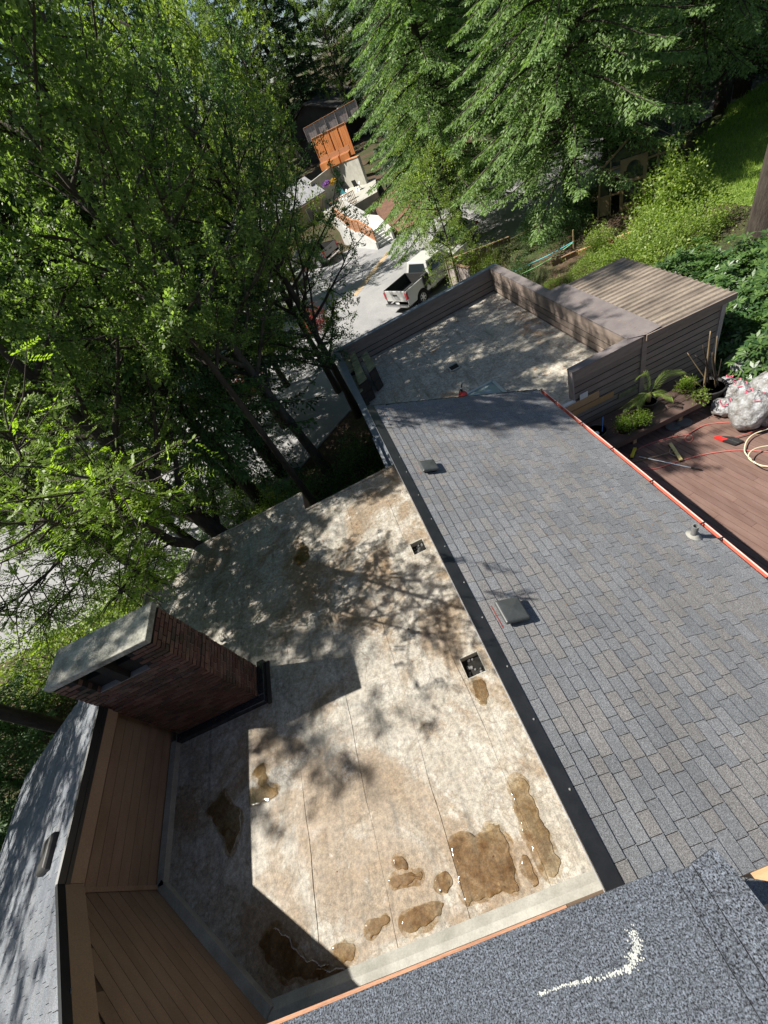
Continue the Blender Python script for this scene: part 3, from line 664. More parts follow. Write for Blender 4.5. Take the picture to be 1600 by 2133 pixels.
def build_chimney():
    x0, x1, y0, y1, zt = -5.53, -3.95, 3.53, 4.11, 2.53
    ch = MB(); ch.box(x0 + .012, x1 - .012, y0 + .012, y1 - .012, -.3, 2.05)
    pier = MB(); fl = [(x0 + .30, x0 + .66), (x0 + .80, x0 + 1.16)]
    # piers round the two flue openings under the slab
    for a, b in ((x0 + .012, fl[0][0]), (fl[0][1], fl[1][0]), (fl[1][1], x1 - .012)): pier.box(a, b, y0 + .012, y1 - .012, 2.051, zt)
    c = ch.build('chimney', M['mortar'], house); tag(pier.build('flue_wall', M['soot_shade'], c), kind='stuff')
    for a, b in fl: MB().box(a + .003, b - .003, y0 + .1, y1 - .1, 2.052, 2.3).build('flue', M['soot_shade'], c)
    MB().box(x0 - .02, x1 + .015, y0 - .02, y1 + .02, zt + .002, zt + .10).build('chimney_cap', M['cap_concrete'], c, bevel=.012)
    rows = int((zt - .13) / .0765); bricks = []
    for r in range(rows):
        z = .13 + r * .0765; off = (r % 2) * .105
        corb = .018 if r in (17, 18) else 0.0
        for side in range(4):
            L = (x1 - x0) if side in (0, 2) else (y1 - y0); s = -off
            while s < L - .02:
                a, b = max(s, 0), min(s + .196, L); s += .21
                if b - a < .03: continue
                j = random.uniform(-.004, .004) + corb; zz = (z + .006, z + .066)
                if side == 0: q = (x0 + a, x0 + b, y0 - j, y0 + .09)
                elif side == 1: q = (x1 - .09, x1 + j, y0 + a + .001, y0 + b - .001)
                elif side == 2: q = (x0 + a, x0 + b, y1 - .09, y1 + j)
                else: q = (x0 - j, x0 + .09, y0 + a, y0 + b)
                if side in (0, 2) and z > 1.98 and any(q[0] < f[1] - .01 and q[1] > f[0] + .01 for f in fl): continue
                cpt = ((q[0] + q[1]) / 2, q[2] if side != 2 else q[3], z); pp, dep = proj(cpt)
                bricks.append(((2 if side == 1 else 1 if side == 0 else 0), -dep, q, zz))
    bricks.sort(key=lambda t: (-t[0], -t[1])); m = MB()
    for i, (k, d, q, zz) in enumerate(bricks):
        if i < 300: MB().box(*q, *zz).build('brick', M['brick'], c)
        else: m.box(*q, *zz)
    tag(m.build('far_bricks', M['brick'], c), kind='stuff')
    # black metal curb round the foot
    q = MB(); P0 = [(x0, y0 - .0), (x1, y0), (x1, y1)]
    q.box(x0 - .05, x1 + .135, y0 - .13, y0 - .002, .0, .13); q.box(x1 + .002, x1 + .135, y0 - .001, y1 + .07, .0, .13)
    q.build('chimney_curb', M['curb_metal'], house, bevel=.01)
    MB().box(x1 + .136, x1 + .20, y0 - .16, y1 + .05, .004, .03).build('curb_flange', M['rotten_side'], house)
build_chimney()

# ------------------------------------------------------------------ garage with parapet, shed beside it
TZ = -1.25
def build_garage():
    g = thing('garage', 'brown lap-sided garage with flat mossy roof behind a parapet', 'garage')
    x0, x1, y0, y1, zc = -.27, 6.62, 8.10, 15.97, -.37
    MB().box(x0 + .02, x1 - .02, y0 + .02, y1 - .02, -4.6, TZ - .03).build('lower_wall', M['siding'], g)
    P = [(x0 + .2, y0 + .02), (x1 - .3, y0 + .02), (x1 - .3, y1 - .19), (x0 + .2, y1 - .19)]
    xs = [x0 + .2] + [float(at(px, py, TZ)[0]) for px, py in ((870, 778), (1026, 758), (1165, 690))] + [x1 - .3]
    membrane_strips(g, xs, P, TZ, [], [], M['membrane2'], .4, 'roof_membrane', .2)
    # parapet cores and caps
    MB().box(x0 + .03, x1 - .03, y1 - .17, y1 - .03, TZ - .02, zc - .03).build('parapet', M['siding'], g)
    MB().box(x1 - .28, x1 - .03, y0 + .2, y1 - .171, TZ - .02, zc - .03).build('parapet', M['siding'], g)
    MB().box(x0 + .03, x0 + .17, 9.3, y1 - .171, TZ - .02, zc - .03).build('parapet', M['siding'], g)
    MB().box(4.80, x1 - .03, y0 + .02, y0 + .199, TZ - .02, zc - .03).build('parapet', M['siding'], g)
    MB().box(x0, x1, y1 - .22, y1, zc - .028, zc).build('parapet_cap', M['lead_cap'], g)
    MB().box(x1 - .31, x1, y0 + .21, y1 - .221, zc - .028, zc).build('parapet_cap', M['cap_board'], g)
    MB().box(x0, x0 + .21, 9.25, y1 - .221, zc - .028, zc).build('parapet_cap', M['lead_cap'], g)
    MB().box(4.76, x1, y0 - .03, y0 + .209, zc - .028, zc).build('parapet_cap', M['cap_board'], g)
    lap_boards(g, (x1 - .3, y1 - .172), (x0 + .17, y1 - .172), TZ + .02, zc - .27, 3, (0, -1), M['siding'], .03)
    MB().box(x0 + .171, x1 - .3, y1 - .2, y1 - .172, zc - .27, zc - .03).build('fascia_board', M['siding'], g)
    lap_boards(g, (x1 - .282, y0 + .2), (x1 - .282, y1 - .2), TZ + .02, zc - .26, 3, (-1, 0), M['siding'], .03)
    MB().box(x1 - .31, x1 - .282, y0 + .2, y1 - .2, zc - .26, zc - .03).build('fascia_board', M['siding'], g)
    MB().box(x1 - .30, x1 - .27, y1 - .2, y1 - .17, TZ, zc - .03).build('corner_trim', M['siding'], g)
    lap_boards(g, (x0 + .172, 9.3), (x0 + .172, y1 - .2), TZ + .02, zc - .05, 4, (1, 0), M['siding'], .02)
    # outer faces
    MB().box(4.80, x1 - .0, y0 - .012, y0 + .019, zc - .31, zc - .03).build('fascia_board', M['siding'], g)
    lap_boards(g, (4.80, y0 + .018), (x1 - .04, y0 + .018), TZ - .02, zc - .31, 3, (0, -1), M['siding'], .03)
    lap_boards(g, (3.4, y0 + .018), (x1 - .04, y0 + .018), -2.62, TZ - .11, 7, (0, -1), M['siding'], .03)
    MB().box(4.765, 4.799, y0 - .005, y0 + .2, TZ - .02, zc - .03).build('corner_trim', M['fence_grey'], g)
    MB().box(x1 - .04, x1 + .09, y0 - .03, y0 + .04, -2.6, zc - .03).build('corner_trim', M['siding'], g)
    MB().box(3.4, 4.80, y0 - .04, y0 + .05, TZ - .035, TZ + .012).build('roof_edge_trim', M['white_plastic'], g)
    MB().box(4.92, 5.14, y0 - .032, y0 - .02, TZ - .05, TZ + .12).build('wall_patch', M['white_plastic'], g)
    MB().box(4.0, 5.45, y0 - .026, y0 - .016, TZ - .27, TZ - .04).build('plywood_patch', M['bare_wood'], g)
    MB().box(4.3, 5.85, y0 - .034, y0 - .018, TZ - .46, TZ - .29).build('plywood_patch', M['siding_new'], g)
    MB().box(6.0, 6.5, y0 - .034, y0 - .018, TZ - .62, TZ - .47).build('plywood_patch', M['moss_wood'], g)
    # junction with the house
    MB().box(x0 - .02, .05, 7.62, 9.25, -4.5, -.33).build('lower_wall', M['siding'], g)
    MB().box(x0 - .03, x0 + .05, 7.6, 9.25, -.33, -.18).build('parapet_cap', M['lead_cap'], g)
    MB().box(x0 + .05, .055, 7.6, 9.25, -.33, -.29).build('valley_pan', M['lead_cap'], g)
    # roof drain with pale frame
    c = at(946, 765, TZ + .02); s = .17
    for a, b in (((-s, -s), (s, -s)), ((s, -s), (s, s)), ((s, s), (-s, s)), ((-s, s), (-s, -s))):
        MB().bar((c[0] + a[0], c[1] + a[1], TZ + .03), (c[0] + b[0], c[1] + b[1], TZ + .03), .055, .03).build('drain_frame', M['concrete_old'], g)
    MB().box(c[0] - s, c[0] + s, c[1] - s, c[1] + s, TZ + .012, TZ + .018).build('drain_grate', M['soot_shade'], g)
    # skylight, half hidden by the roof
    a = at(1026, 793, TZ + .12); sx, sy = 1.15, 1.0
    k = link('skylight', None, g)
    fr = [((a[0] - sx, a[1]), (a[0], a[1])), ((a[0], a[1]), (a[0], a[1] - sy)), ((a[0], a[1] - sy), (a[0] - sx, a[1] - sy)), ((a[0] - sx, a[1] - sy), (a[0] - sx, a[1]))]
    for p, q in fr: MB().bar((*p, TZ + .07), (*q, TZ + .07), .09, .13).build('skylight_frame', M['alu'], k)
    m = MB(); N = 8
    for i in range(N + 1):
        for j in range(N + 1):
            u, v = i / N, j / N; m.v.append((a[0] - sx + sx * u, a[1] - sy + sy * v, TZ + .11 + .10 * (4 * u * (1 - u)) * (4 * v * (1 - v))))
    m.f = [(i * (N + 1) + j, (i + 1) * (N + 1) + j, (i + 1) * (N + 1) + j + 1, i * (N + 1) + j + 1) for i in range(N) for j in range(N)]
    m.build('skylight_dome', M['sky_glass'], k, True)
build_garage()

def mossy_box(pix, zt, label):
    P = [tuple(at(px, py, zt)[:2]) for px, py in pix]; zb = TZ + .012
    c = np.mean(np.array(P), 0); o = thing('timber_box', label, 'wooden box', (c[0], c[1], zb), 0, 'mossy boxes on the garage roof')
    L = [(p[0] - c[0], p[1] - c[1]) for p in P]; h = zt - zb
    MB().prism(L, h - .03, h).build('lid', M['moss_wood'], o)
    MB().prism([(x * .95, y * .95) for x, y in L], 0, h - .031).build('carcass', M['rotten_side'], o)
    for i in range(4):
        a = Vector((L[i][0] * .97, L[i][1] * .97, 0)); b = Vector((L[(i + 1) % 4][0] * .97, L[(i + 1) % 4][1] * .97, 0))
        for k in range(2):
            z = h * (.25 + .45 * k); MB().bar(a + Vector((0, 0, z)), b + Vector((0, 0, z)), .02, h * .4).build('plank', M['rotten_side'], o)
mossy_box([(711, 748), (725, 737), (738, 770), (727, 779)], -.52, 'short mossy timber box in the left corner against the parapet')
mossy_box([(728, 740), (738, 730), (764, 788), (747, 801)], -.42, 'longest mossy timber box, middle one by the parapet corner')
mossy_box([(752, 742), (764, 730), (781, 762), (768, 775)], -.40, 'mossy timber box standing innermost on the garage roof')
mossy_box([(730, 784), (741, 780), (756, 812), (744, 822)], -.62, 'low mossy timber box nearest the sloped roof, half hidden by it')

def build_can():
    c = at(966, 828, TZ + .1); o = thing('fuel_can', 'red plastic fuel can with black spout beside the skylight', 'fuel can', (c[0], c[1], TZ + .012), .4)
    m = MB(); m.lathe([(.10, 0), (.13, .02), (.135, .18), (.11, .25), (.05, .29), (.045, .31)], 14); m.build('can_body', M['red_plastic'], o, True)
    s = MB(); s.tube([(0, 0, .3), (0, 0, .38), (.05, .03, .42), (.14, .08, .47)], [.03, .025, .02, .012], 8); s.build('spout', M['black_plastic'], o, True)
    h = MB(); h.tube([(-.1, 0, .24), (-.09, 0, .36), (-.02, 0, .4), (.03, 0, .36)], .014, 6); h.build('handle', M['black_plastic'], o, True)
    MB().lathe([(.02, .40), (.022, .43)], 8).build('stopper', M['white_plastic'], o)
build_can()

def build_shed():
    s = thing('shed', 'brown lap-sided shed with rusty corrugated metal roof', 'shed')
    xa, xb, ya, yb = 6.66, 8.74, 8.12, 11.9
    za, zb = -.40, -.50
    m = MB(); n = 56; prof = []
    L = yb + .12 - (ya - .07); nr = 22
    v = []; f = []
    for i in range(nr * 6 + 1):
        y = ya - .07 + L * i / (nr * 6); ph = (i % 6) / 6.0; r = .045 * max(0, math.sin(math.pi * min(1, max(0, (ph - .15) / .5))))
        v += [(6.64, y, za + r + .03), (8.90, y, zb + r + .03)]
    for i in range(nr * 6): f.append((2 * i, 2 * i + 1, 2 * i + 3, 2 * i + 2))
    m.v = v; m.f = f; o = m.build('corrugated_roof', M['metal_roof'], s); sd = o.modifiers.new('thick', 'SOLIDIFY'); sd.thickness = .006
    MB().extr([(6.64, ya - .075, za + .052), (8.91, ya - .075, zb + .052), (8.91, ya - .075, zb - .10), (6.64, ya - .075, za - .10)], (0, -.03, 0)).build('fascia_board', M['siding'], s)
    MB().box(8.87, 8.90, ya - .07, yb + .1, zb - .12, zb + .02).build('fascia_board', M['siding'], s)
    MB().box(xa, xb, ya + .02, yb, -2.9, zb - .03).build('wall', M['siding'], s)
    lap_boards(s, (6.72, ya + .018), (xb - .08, ya + .018), -2.6, zb - .12, 11, (0, -1), M['siding'], .022)
    MB().box(xb - .09, xb + .02, ya - .02, ya + .05, -2.6, zb - .1).build('corner_trim', M['fence_grey'], s)
    lap_boards(s, (xb + .002, ya + .05), (xb + .002, yb), -2.6, zb - .1, 11, (1, 0), M['siding'], .022)
    # ragged end of roofing felt lapped over the parapet cap
    MB().extr([(6.30, 12.1, -.362), (6.66, 12.1, -.345), (7.02, 12.0, -.325), (7.02, 8.05, -.325), (6.64, 8.05, -.345), (6.30, 8.25, -.362)], (0, 0, .008)).build('roofing_felt', M['cap_board'], s)
build_shed()

# ------------------------------------------------------------------ deck and what lies on it
DZ = -2.6
def build_deck():
    d = thing('deck', 'brown stained plank deck beside the sloped roof', 'deck', (0, 0, DZ))
    ang = R(8.0); e = Vector((math.sin(-ang) * -1, -math.cos(ang), 0)); a = Vector((math.cos(ang), math.sin(ang) , 0))
    # e: along the planks towards the viewer, a: across
    e = Vector((math.sin(ang), -math.cos(ang), 0)); n = 0; tail = MB()
    MB().prism([(3.2, -2.5), (13.6, -2.5), (13.6, 8.0), (3.2, 8.0)], -.20, -.045).build('deck_gap_shade', M['soot_shade'], d)  # near-black sheet standing in for shade in the gaps between planks
    o0 = Vector((3.0, 8.2, 0)); lim = [(3.3, -2.3), (13.5, -2.3), (13.5, 8.05), (3.3, 8.05)]
    for i in range(90):
        p0 = o0 + a * (.142 * i); s = 0.0; ends = []
        # clip the plank to the deck outline
        lo, hi = -20.0, 40.0
        for (c, sgn, v) in ((0, 1, 3.3), (0, -1, 13.5), (1, 1, -2.3), (1, -1, 8.05)):
            q, dr = p0[c], e[c]
            if abs(dr) < 1e-6: continue
            t = (v - q) / dr
            if dr * sgn > 0: lo = max(lo, t)
            else: hi = min(hi, t)
        if hi - lo < .2: continue
        cuts = [lo]; t = lo + random.uniform(1.0, 4.5)
        while t < hi - .4: cuts.append(t); t += 3.6
        cuts.append(hi)
        for k in range(len(cuts) - 1):
            A = p0 + e * (cuts[k] + .002) + Vector((0, 0, -.019 + random.uniform(-.0015, .0015))); B = p0 + e * (cuts[k + 1] - .002) + Vector((0, 0, -.019 + random.uniform(-.0015, .0015)))
            MB().bar(A, B, .132, .036).build('plank', M['deck'], d)
            n += 1
build_deck()

def build_bench():
    b = thing('bench', 'long low dark bench carrying potted plants along the siding', 'bench')
    zt = -2.1
    for i in range(4): MB().box(4.2 + .004 * i, 7.46 - .004 * i, 6.92 + .262 * i, 7.17 + .262 * i, zt - .04, zt).build('slat', M['dark_wood'], b)
    MB().box(4.2, 7.48, 6.88, 6.917, zt - .16, zt + .004).build('apron', M['dark_wood'], b)
    MB().box(7.462, 7.49, 6.92, 7.95, zt - .16, zt + .004).build('apron', M['dark_wood'], b)
    for x in (4.5, 5.7, 6.95):
        for y in (7.05, 7.75):
            MB().box(x, x + .09, y, y + .09, DZ + .001, zt - .041).build('leg', M['bare_wood'], b)
build_bench()

def tube_thing(name, pts, r, m, label, cat, group=None, n=8):
    b = MB(); b.tube(pts, r, n); o = b.build(name, m, None, True); return tag(o, label, cat, group)
def smooth_path(P, k=8):
    P = [Vector(p) for p in P]; out = []
    for i in range(len(P) - 1):
        p0, p1, p2, p3 = P[max(i - 1, 0)], P[i], P[i + 1], P[min(i + 2, len(P) - 1)]
        for j in range(k):
            t = j / k; out.append(.5 * ((2 * p1) + (p2 - p0) * t + (2 * p0 - 5 * p1 + 4 * p2 - p3) * t * t + (3 * p1 - p0 - 3 * p2 + p3) * t ** 3))
    out.append(P[-1]); return out
def dk(px, py, h=0.0): return at(px, py, DZ + h)
tube_thing('garden_hose', smooth_path([dk(x, y, .014 + .02 * (i in (4, 9))) for i, (x, y) in enumerate([(1300, 975), (1308, 952), (1340, 930), (1390, 913), (1430, 906), (1443, 911), (1438, 920), (1429, 918), (1428, 910), (1440, 900), (1470, 885), (1510, 880), (1545, 880)])]), .013, M['hose_red'], 'red hose with a small loop passing behind the bags', 'hose')
tube_thing('garden_hose', smooth_path([dk(x, y, .016) for x, y in [(1335, 978), (1370, 975), (1410, 962), (1470, 946), (1530, 938), (1570, 939), (1640, 945)]]), .014, M['hose_red'], 'red hose running across the open deck under the white pole', 'hose')
tube_thing('garden_hose', smooth_path([dk(x, y, .016 + .015 * k) for k, (x, y) in enumerate([(1660, 975), (1600, 972), (1580, 968), (1556, 948), (1551, 935), (1558, 915), (1580, 900), (1640, 885), (1720, 890), (1740, 920), (1640, 925), (1590, 930), (1567, 938), (1559, 950), (1566, 960), (1590, 970), (1640, 974)])]), .013, M['hose_cream'], 'cream coloured hose coiled at the right edge of the deck', 'hose')

def push_broom(name, head, hd, tip, label, hm, bm, pm, L):
    """head: centre, hd: head direction, tip: far end of the handle"""
    o = thing(name, label, 'broom', tuple(head)); h = Vector((hd[0], hd[1], 0)).normalized()
    MB().bar(-h * L / 2 + Vector((0, 0, .075)), h * L / 2 + Vector((0, 0, .075)), .075, .045).build('broom_head', hm, o, bevel=.008)
    b = MB()
    for i in range(24):
        p = -h * (L / 2 - .01) + h * ((L - .02) * i / 23); b.bar(p + Vector((0, 0, .05)), p + Vector((random.uniform(-.01, .01), random.uniform(-.01, .01), .002)), .055, .014, h)
    tag(b.build('bristles', bm, o), kind='stuff')
    if tip is not None:
        t = Vector(tip) - Vector(head); t.z = .025; MB().tube([(0, 0, .09), t], .013, 8).build('handle', pm, o, True)
        bb = MB(); q = t * .13
        for s in (-1, 1): bb.tube([h * L * .28 * s + Vector((0, 0, .09)), h * L * .2 * s + q * .5 + Vector((0, 0, .07)), q + Vector((0, 0, .07))], .005, 5)
        bb.build('brace', M['alu'], o)
    return o
h1, h2 = dk(1395, 928), dk(1418, 963)
push_broom('push_broom', (h1 + h2) / 2, h2 - h1, dk(1310, 966), 'yellow wooden push broom lying with its brace up on the planks', M['yellow_wood'], M['black_plastic'], M['stick'], .62)
h1, h2 = dk(1322, 939), dk(1316, 955)
push_broom('push_broom', (h1 + h2) / 2, h2 - h1, None, 'bright yellow broom head beside the bench shadow', M['yellow_plastic'], M['black_plastic'], M['stick'], .34)
def build_pole():
    a, b = Vector(dk(1331, 951, .05)), Vector(dk(1462, 979, .03)); o = thing('pole', 'white telescopic pole with black grip lying across the deck', 'pole', tuple(a)); d = b - a
    MB().tube([(0, 0, 0), d * .84], .014, 8).build('shaft', M['pole_white'], o, True); MB().tube([d * .841, d], .018, 8).build('grip', M['black_plastic'], o, True)
build_pole()
def build_angle_broom():
    a, b = Vector(dk(1496, 911)), Vector(dk(1538, 927)); o = thing('angle_broom', 'dark angle broom with red tipped bristles lying below the bags', 'broom', tuple((a + b) / 2)); d = (b - a); L = d.length; d.normalize()
    s = Vector(dk(1600, 889, .10)) - (a + b) / 2; sd = Vector((s.x, s.y, 0)).normalized()
    m = MB(); m.extr([-d * L / 2 + Vector((0, 0, .01)), d * L / 2 + Vector((0, 0, .01)), d * L * .45 + sd * .13 + Vector((0, 0, .02)), -d * L * .1 + sd * .13 + Vector((0, 0, .02))], (0, 0, .05)); m.build('broom_head', M['black_plastic'], o, bevel=.008)
    m = MB(); m.extr([-d * L * .52 - sd * .09 + Vector((0, 0, .008)), -d * L * .05 - sd * .10 + Vector((0, 0, .008)), -d * L * .02 - sd * .0 + Vector((0, 0, .012)), -d * L * .5 + Vector((0, 0, .012))], (0, 0, .05)); m.build('bristles', M['red_plastic'], o)
    m = MB(); m.extr([-d * L * .04 - sd * .10 + Vector((0, 0, .008)), d * L * .52 - sd * .08 + Vector((0, 0, .008)), d * L * .5 + Vector((0, 0, .012)), -d * L * .01 + Vector((0, 0, .012))], (0, 0, .045)); m.build('bristles', M['black_plastic'], o)
    MB().tube([sd * .1 + Vector((0, 0, .05)), s * 1.25], .013, 8).build('handle', M['gutter_dark'], o, True)
build_angle_broom()

def bag(px, py, w_, h_, label, seed, tie=True, base=DZ, squash=1.0, dark=False):
    """stuffed translucent bin bag: lumpy body pinched under a drawstring"""
    c = at(px, py, base); r = random.Random(seed); o = thing('rubbish_bag', label, 'rubbish bag', (c[0], c[1], base), r.random() * 6, 'clear rubbish bags heaped on the deck')
    nu, nv = 26, 18; m = MB(); ph = [r.random() * 6 for _ in range(8)]
    for j in range(nv + 1):
        t = j / nv; z = h_ * t
        pr = math.sin(math.pi * min(1, (t * .93 + .10))) ** .55 if t < .82 else .42 * (1 - (t - .82) / .18) + .10
        if t < .06: pr *= .93
        for i in range(nu):
            a = 2 * math.pi * i / nu
            lump = 1 + .10 * math.sin(2 * a + ph[0] + 3 * t) + .07 * math.sin(3 * a + ph[1] - 5 * t) + .045 * math.sin(5 * a + 9 * t + ph[2]) + .035 * math.sin(9 * a + ph[3] + 6 * math.sin(4 * t + ph[4]))
            if t > .75: lump += .12 * math.sin(7 * a + ph[5])
            m.v.append((w_ / 2 * pr * lump * math.cos(a), w_ / 2 * pr * lump * math.sin(a), z + .02 * math.sin(4 * a + ph[6]) * (t > .1)))
    for j in range(nv):
        for i in range(nu):
            i2 = (i + 1) % nu; m.f.append((j * nu + i, j * nu + i2, (j + 1) * nu + i2, (j + 1) * nu + i))
    m.f.append(tuple(range(nu - 1, -1, -1))); m.f.append(tuple(nv * nu + i for i in range(nu)))
    b = m.build('bag_film', M['bag'], o, True)
    tx = bpy.data.textures.get('bag_creases') or bpy.data.textures.new('bag_creases', 'CLOUDS'); tx.noise_scale = .10; tx.noise_depth = 3
    ss = b.modifiers.new('sub', 'SUBSURF'); ss.levels = ss.render_levels = 2
    dm = b.modifiers.new('creases', 'DISPLACE'); dm.texture = tx; dm.strength = .05; dm.mid_level = .5; dm.texture_coords = 'GLOBAL'
    if tie:
        z = h_ * .83; q = w_ * .22; t = MB()
        pts = [(q * math.cos(a), q * math.sin(a), z + .03 * math.sin(3 * a)) for a in np.linspace(0, 6.0, 16)]
        t.tube(pts, .010, 6)
        for s in (-1, 1): t.tube(smooth_path([(q * .8, s * .03, z), (q * 1.2, s * .07, z + .05), (q * 1.5, s * .02, z + .02), (q * 1.4, -s * .05, z - .04)], 5), .011, 6)
        t.build('drawstring', M['bag_tie'], o, True)
    return o
bag(1556, 884, .82, .98, 'largest clear rubbish bag standing in front of the heap', 3)
bag(1505, 861, .52, .44, 'small slumped clear rubbish bag at the left front of the heap', 5)
bag(1533, 838, .52, .66, 'clear rubbish bag with red drawstring tucked behind the largest one', 8)
bag(1594, 832, .80, .82, 'bulky clear rubbish bag full of pale debris, topmost at the right', 11, False)
bag(1511, 816, .50, .42, 'shaded clear rubbish bag at the back left of the heap by the stick pot', 14)
bag(1550, 772, .95, .62, 'dark clear rubbish bag lying in the shade at the back of the heap', 17, False)
bag(1612, 884, .6, .72, 'clear rubbish bag cut by the right edge of the photo', 21)

def pot(x, y, z, r, h, label, m, name='plant_pot'):
    o = thing(name, label, 'plant pot', (x, y, z)); MB().lathe([(r * .7, 0), (r * .95, h * .92), (r, h * .93), (r, h), (r * .9, h), (r * .88, h * .86)], 18).build('pot_wall', m, o, True)
    MB().lathe([(.01, h * .85), (r * .89, h * .86)], 18).build('potting_soil', M['soot_shade'], o); return o
BT = -2.1
def build_pots():
    c = at(1242, 905, BT + .15); o = pot(c[0], c[1], BT + .001, .26, .30, 'big black pot holding a mask and a blue stick on the bench end', M['pot'])
    MB().tube([(.08, -.12, .22), (.22, .05, .58)], .012, 8).build('stick', M['blue_plastic'], o)
    MB().lathe([(.055, .27), (.07, .29), (.045, .33), (.02, .335)], 14, (-.06, -.1, 0)).build('filter_cup', M['pole_white'], o, True)
    MB().box(.0 - .3, -.22, .1, .12, .20, .24).build('marker', M['white_plastic'], o)
    c = at(1300, 895, BT + .05); pot(c[0], c[1], BT + .001, .17, .2, 'dark pot under the bushy green herb', M['pot'])
    c = at(1336, 884, BT + .05); pot(c[0], c[1], BT + .001, .17, .2, 'dark pot under the lower herb next to the palm', M['pot'])
    c = at(1353, 850, BT + .05); pot(c[0], c[1] + .05, BT + .001, .2, .26, 'black pot of the small palm', M['pot'])
    c = at(1428, 812, BT + .03); pot(c[0], c[1], BT + .001, .2, .16, 'wide brown bowl pot at the wall, right of the palm', M['brown_pot'])
    c = at(1458, 833, BT + .03); pot(c[0], c[1], BT + .001, .12, .12, 'small pot with pale succulent on the sunny bench corner', M['brown_pot'])
    c = at(1478, 806, DZ + .4); o = pot(c[0], c[1], DZ + .001, .36, .45, 'large dark tub full of bamboo sticks by the shed corner', M['pot'])
    for i, (px, py, pz, r) in enumerate(((1448, 740, -.9, .016), (1432, 735, -1.2, .013), (1464, 720, -.8, .02), (1480, 690, -.62, .022), (1470, 752, -1.1, .013), (1494, 700, -.75, .012), (1503, 748, -1.2, .014), (1428, 783, -1.75, .014), (1484, 735, -1.0, .03))):
        e = at(px, py, pz) - np.array([c[0], c[1], DZ]); f = np.array([random.uniform(-.2, .2), random.uniform(-.12, .15), .38])
        MB().tube(smooth_path([f, (f + e) / 2 + np.array([random.uniform(-.04, .04), 0, random.uniform(-.05, .05)]), e], 4), [r, r, r, r, r, r * .9, r * .8, r * .7, r * .5], 7).build('stick', M['stick'] if i % 2 else M['twig'], o, True)
build_pots()
for i, (px, py) in enumerate(((1402, 889), (1425, 881))):
    c = dk(px, py); o = tag(MB().lathe([(.10, .001), (.16, .02), (.17, .03), (.15, .022), (.02, .012)], 18, tuple(c)).build('saucer', M['pipe'], None, True), ['grey plant saucer under the bench, nearer the gutter', 'grey plant saucer under the bench, farther from the gutter'][i], 'saucer', 'saucers under the bench')

# ------------------------------------------------------------------ vehicles
def wheel(parent, x, y, side, r=.40):
    t = MB(); prof = [(r * .62, -.11), (r * .9, -.125), (r, -.09), (r, .09), (r * .9, .125), (r * .62, .11)]
    n = 24
    for rr, h in prof:
        for j in range(n):
            a = 2 * math.pi * j / n; t.v.append((x + rr * math.cos(a), y + h * side, r + rr * math.sin(a)))
    for i in range(len(prof) - 1):
        for j in range(n): t.f.append((i * n + j, i * n + (j + 1) % n, (i + 1) * n + (j + 1) % n, (i + 1) * n + j))
    t.f.append(tuple(range(n))); t.f.append(tuple(5 * n + j for j in range(n)))
    w_ = link('wheel', None, parent); t.build('tyre', M['rubber'], w_, True)
    m = MB()
    for k in range(6):
        a = k * math.pi / 3; c, s = math.cos(a), math.sin(a)
        m.bar((x + .06 * c, y + .118 * side, r + .06 * s), (x + r * .6 * c, y + .122 * side, r + r * .6 * s), .075, .02, (0, 1, 0))
    ring = [(x + r * .58 * math.cos(a), y + .118 * side, r + r * .58 * math.sin(a)) for a in np.linspace(0, 2 * math.pi, 25)]
    m.tube(ring, .022, 6, False); m.tube([(x, y + .10 * side, r), (x, y + .128 * side, r)], .075, 10); m.build('rim', M['rim'], w_)
def arch_side(x0, x1, y, th, z0, z1, wheels, wr):
    """side panel with wheel arches cut from its lower edge"""
    P = [(x0, z1), (x0, z0)]
    for wx in wheels:
        for a in np.linspace(math.pi, 0, 11): P.append((wx + wr * math.cos(a), max(z0, .40 + wr * math.sin(a))))
    P += [(x1, z0), (x1, z1)]
    return [(p[0], y, p[1]) for p in P], (0, th, 0)
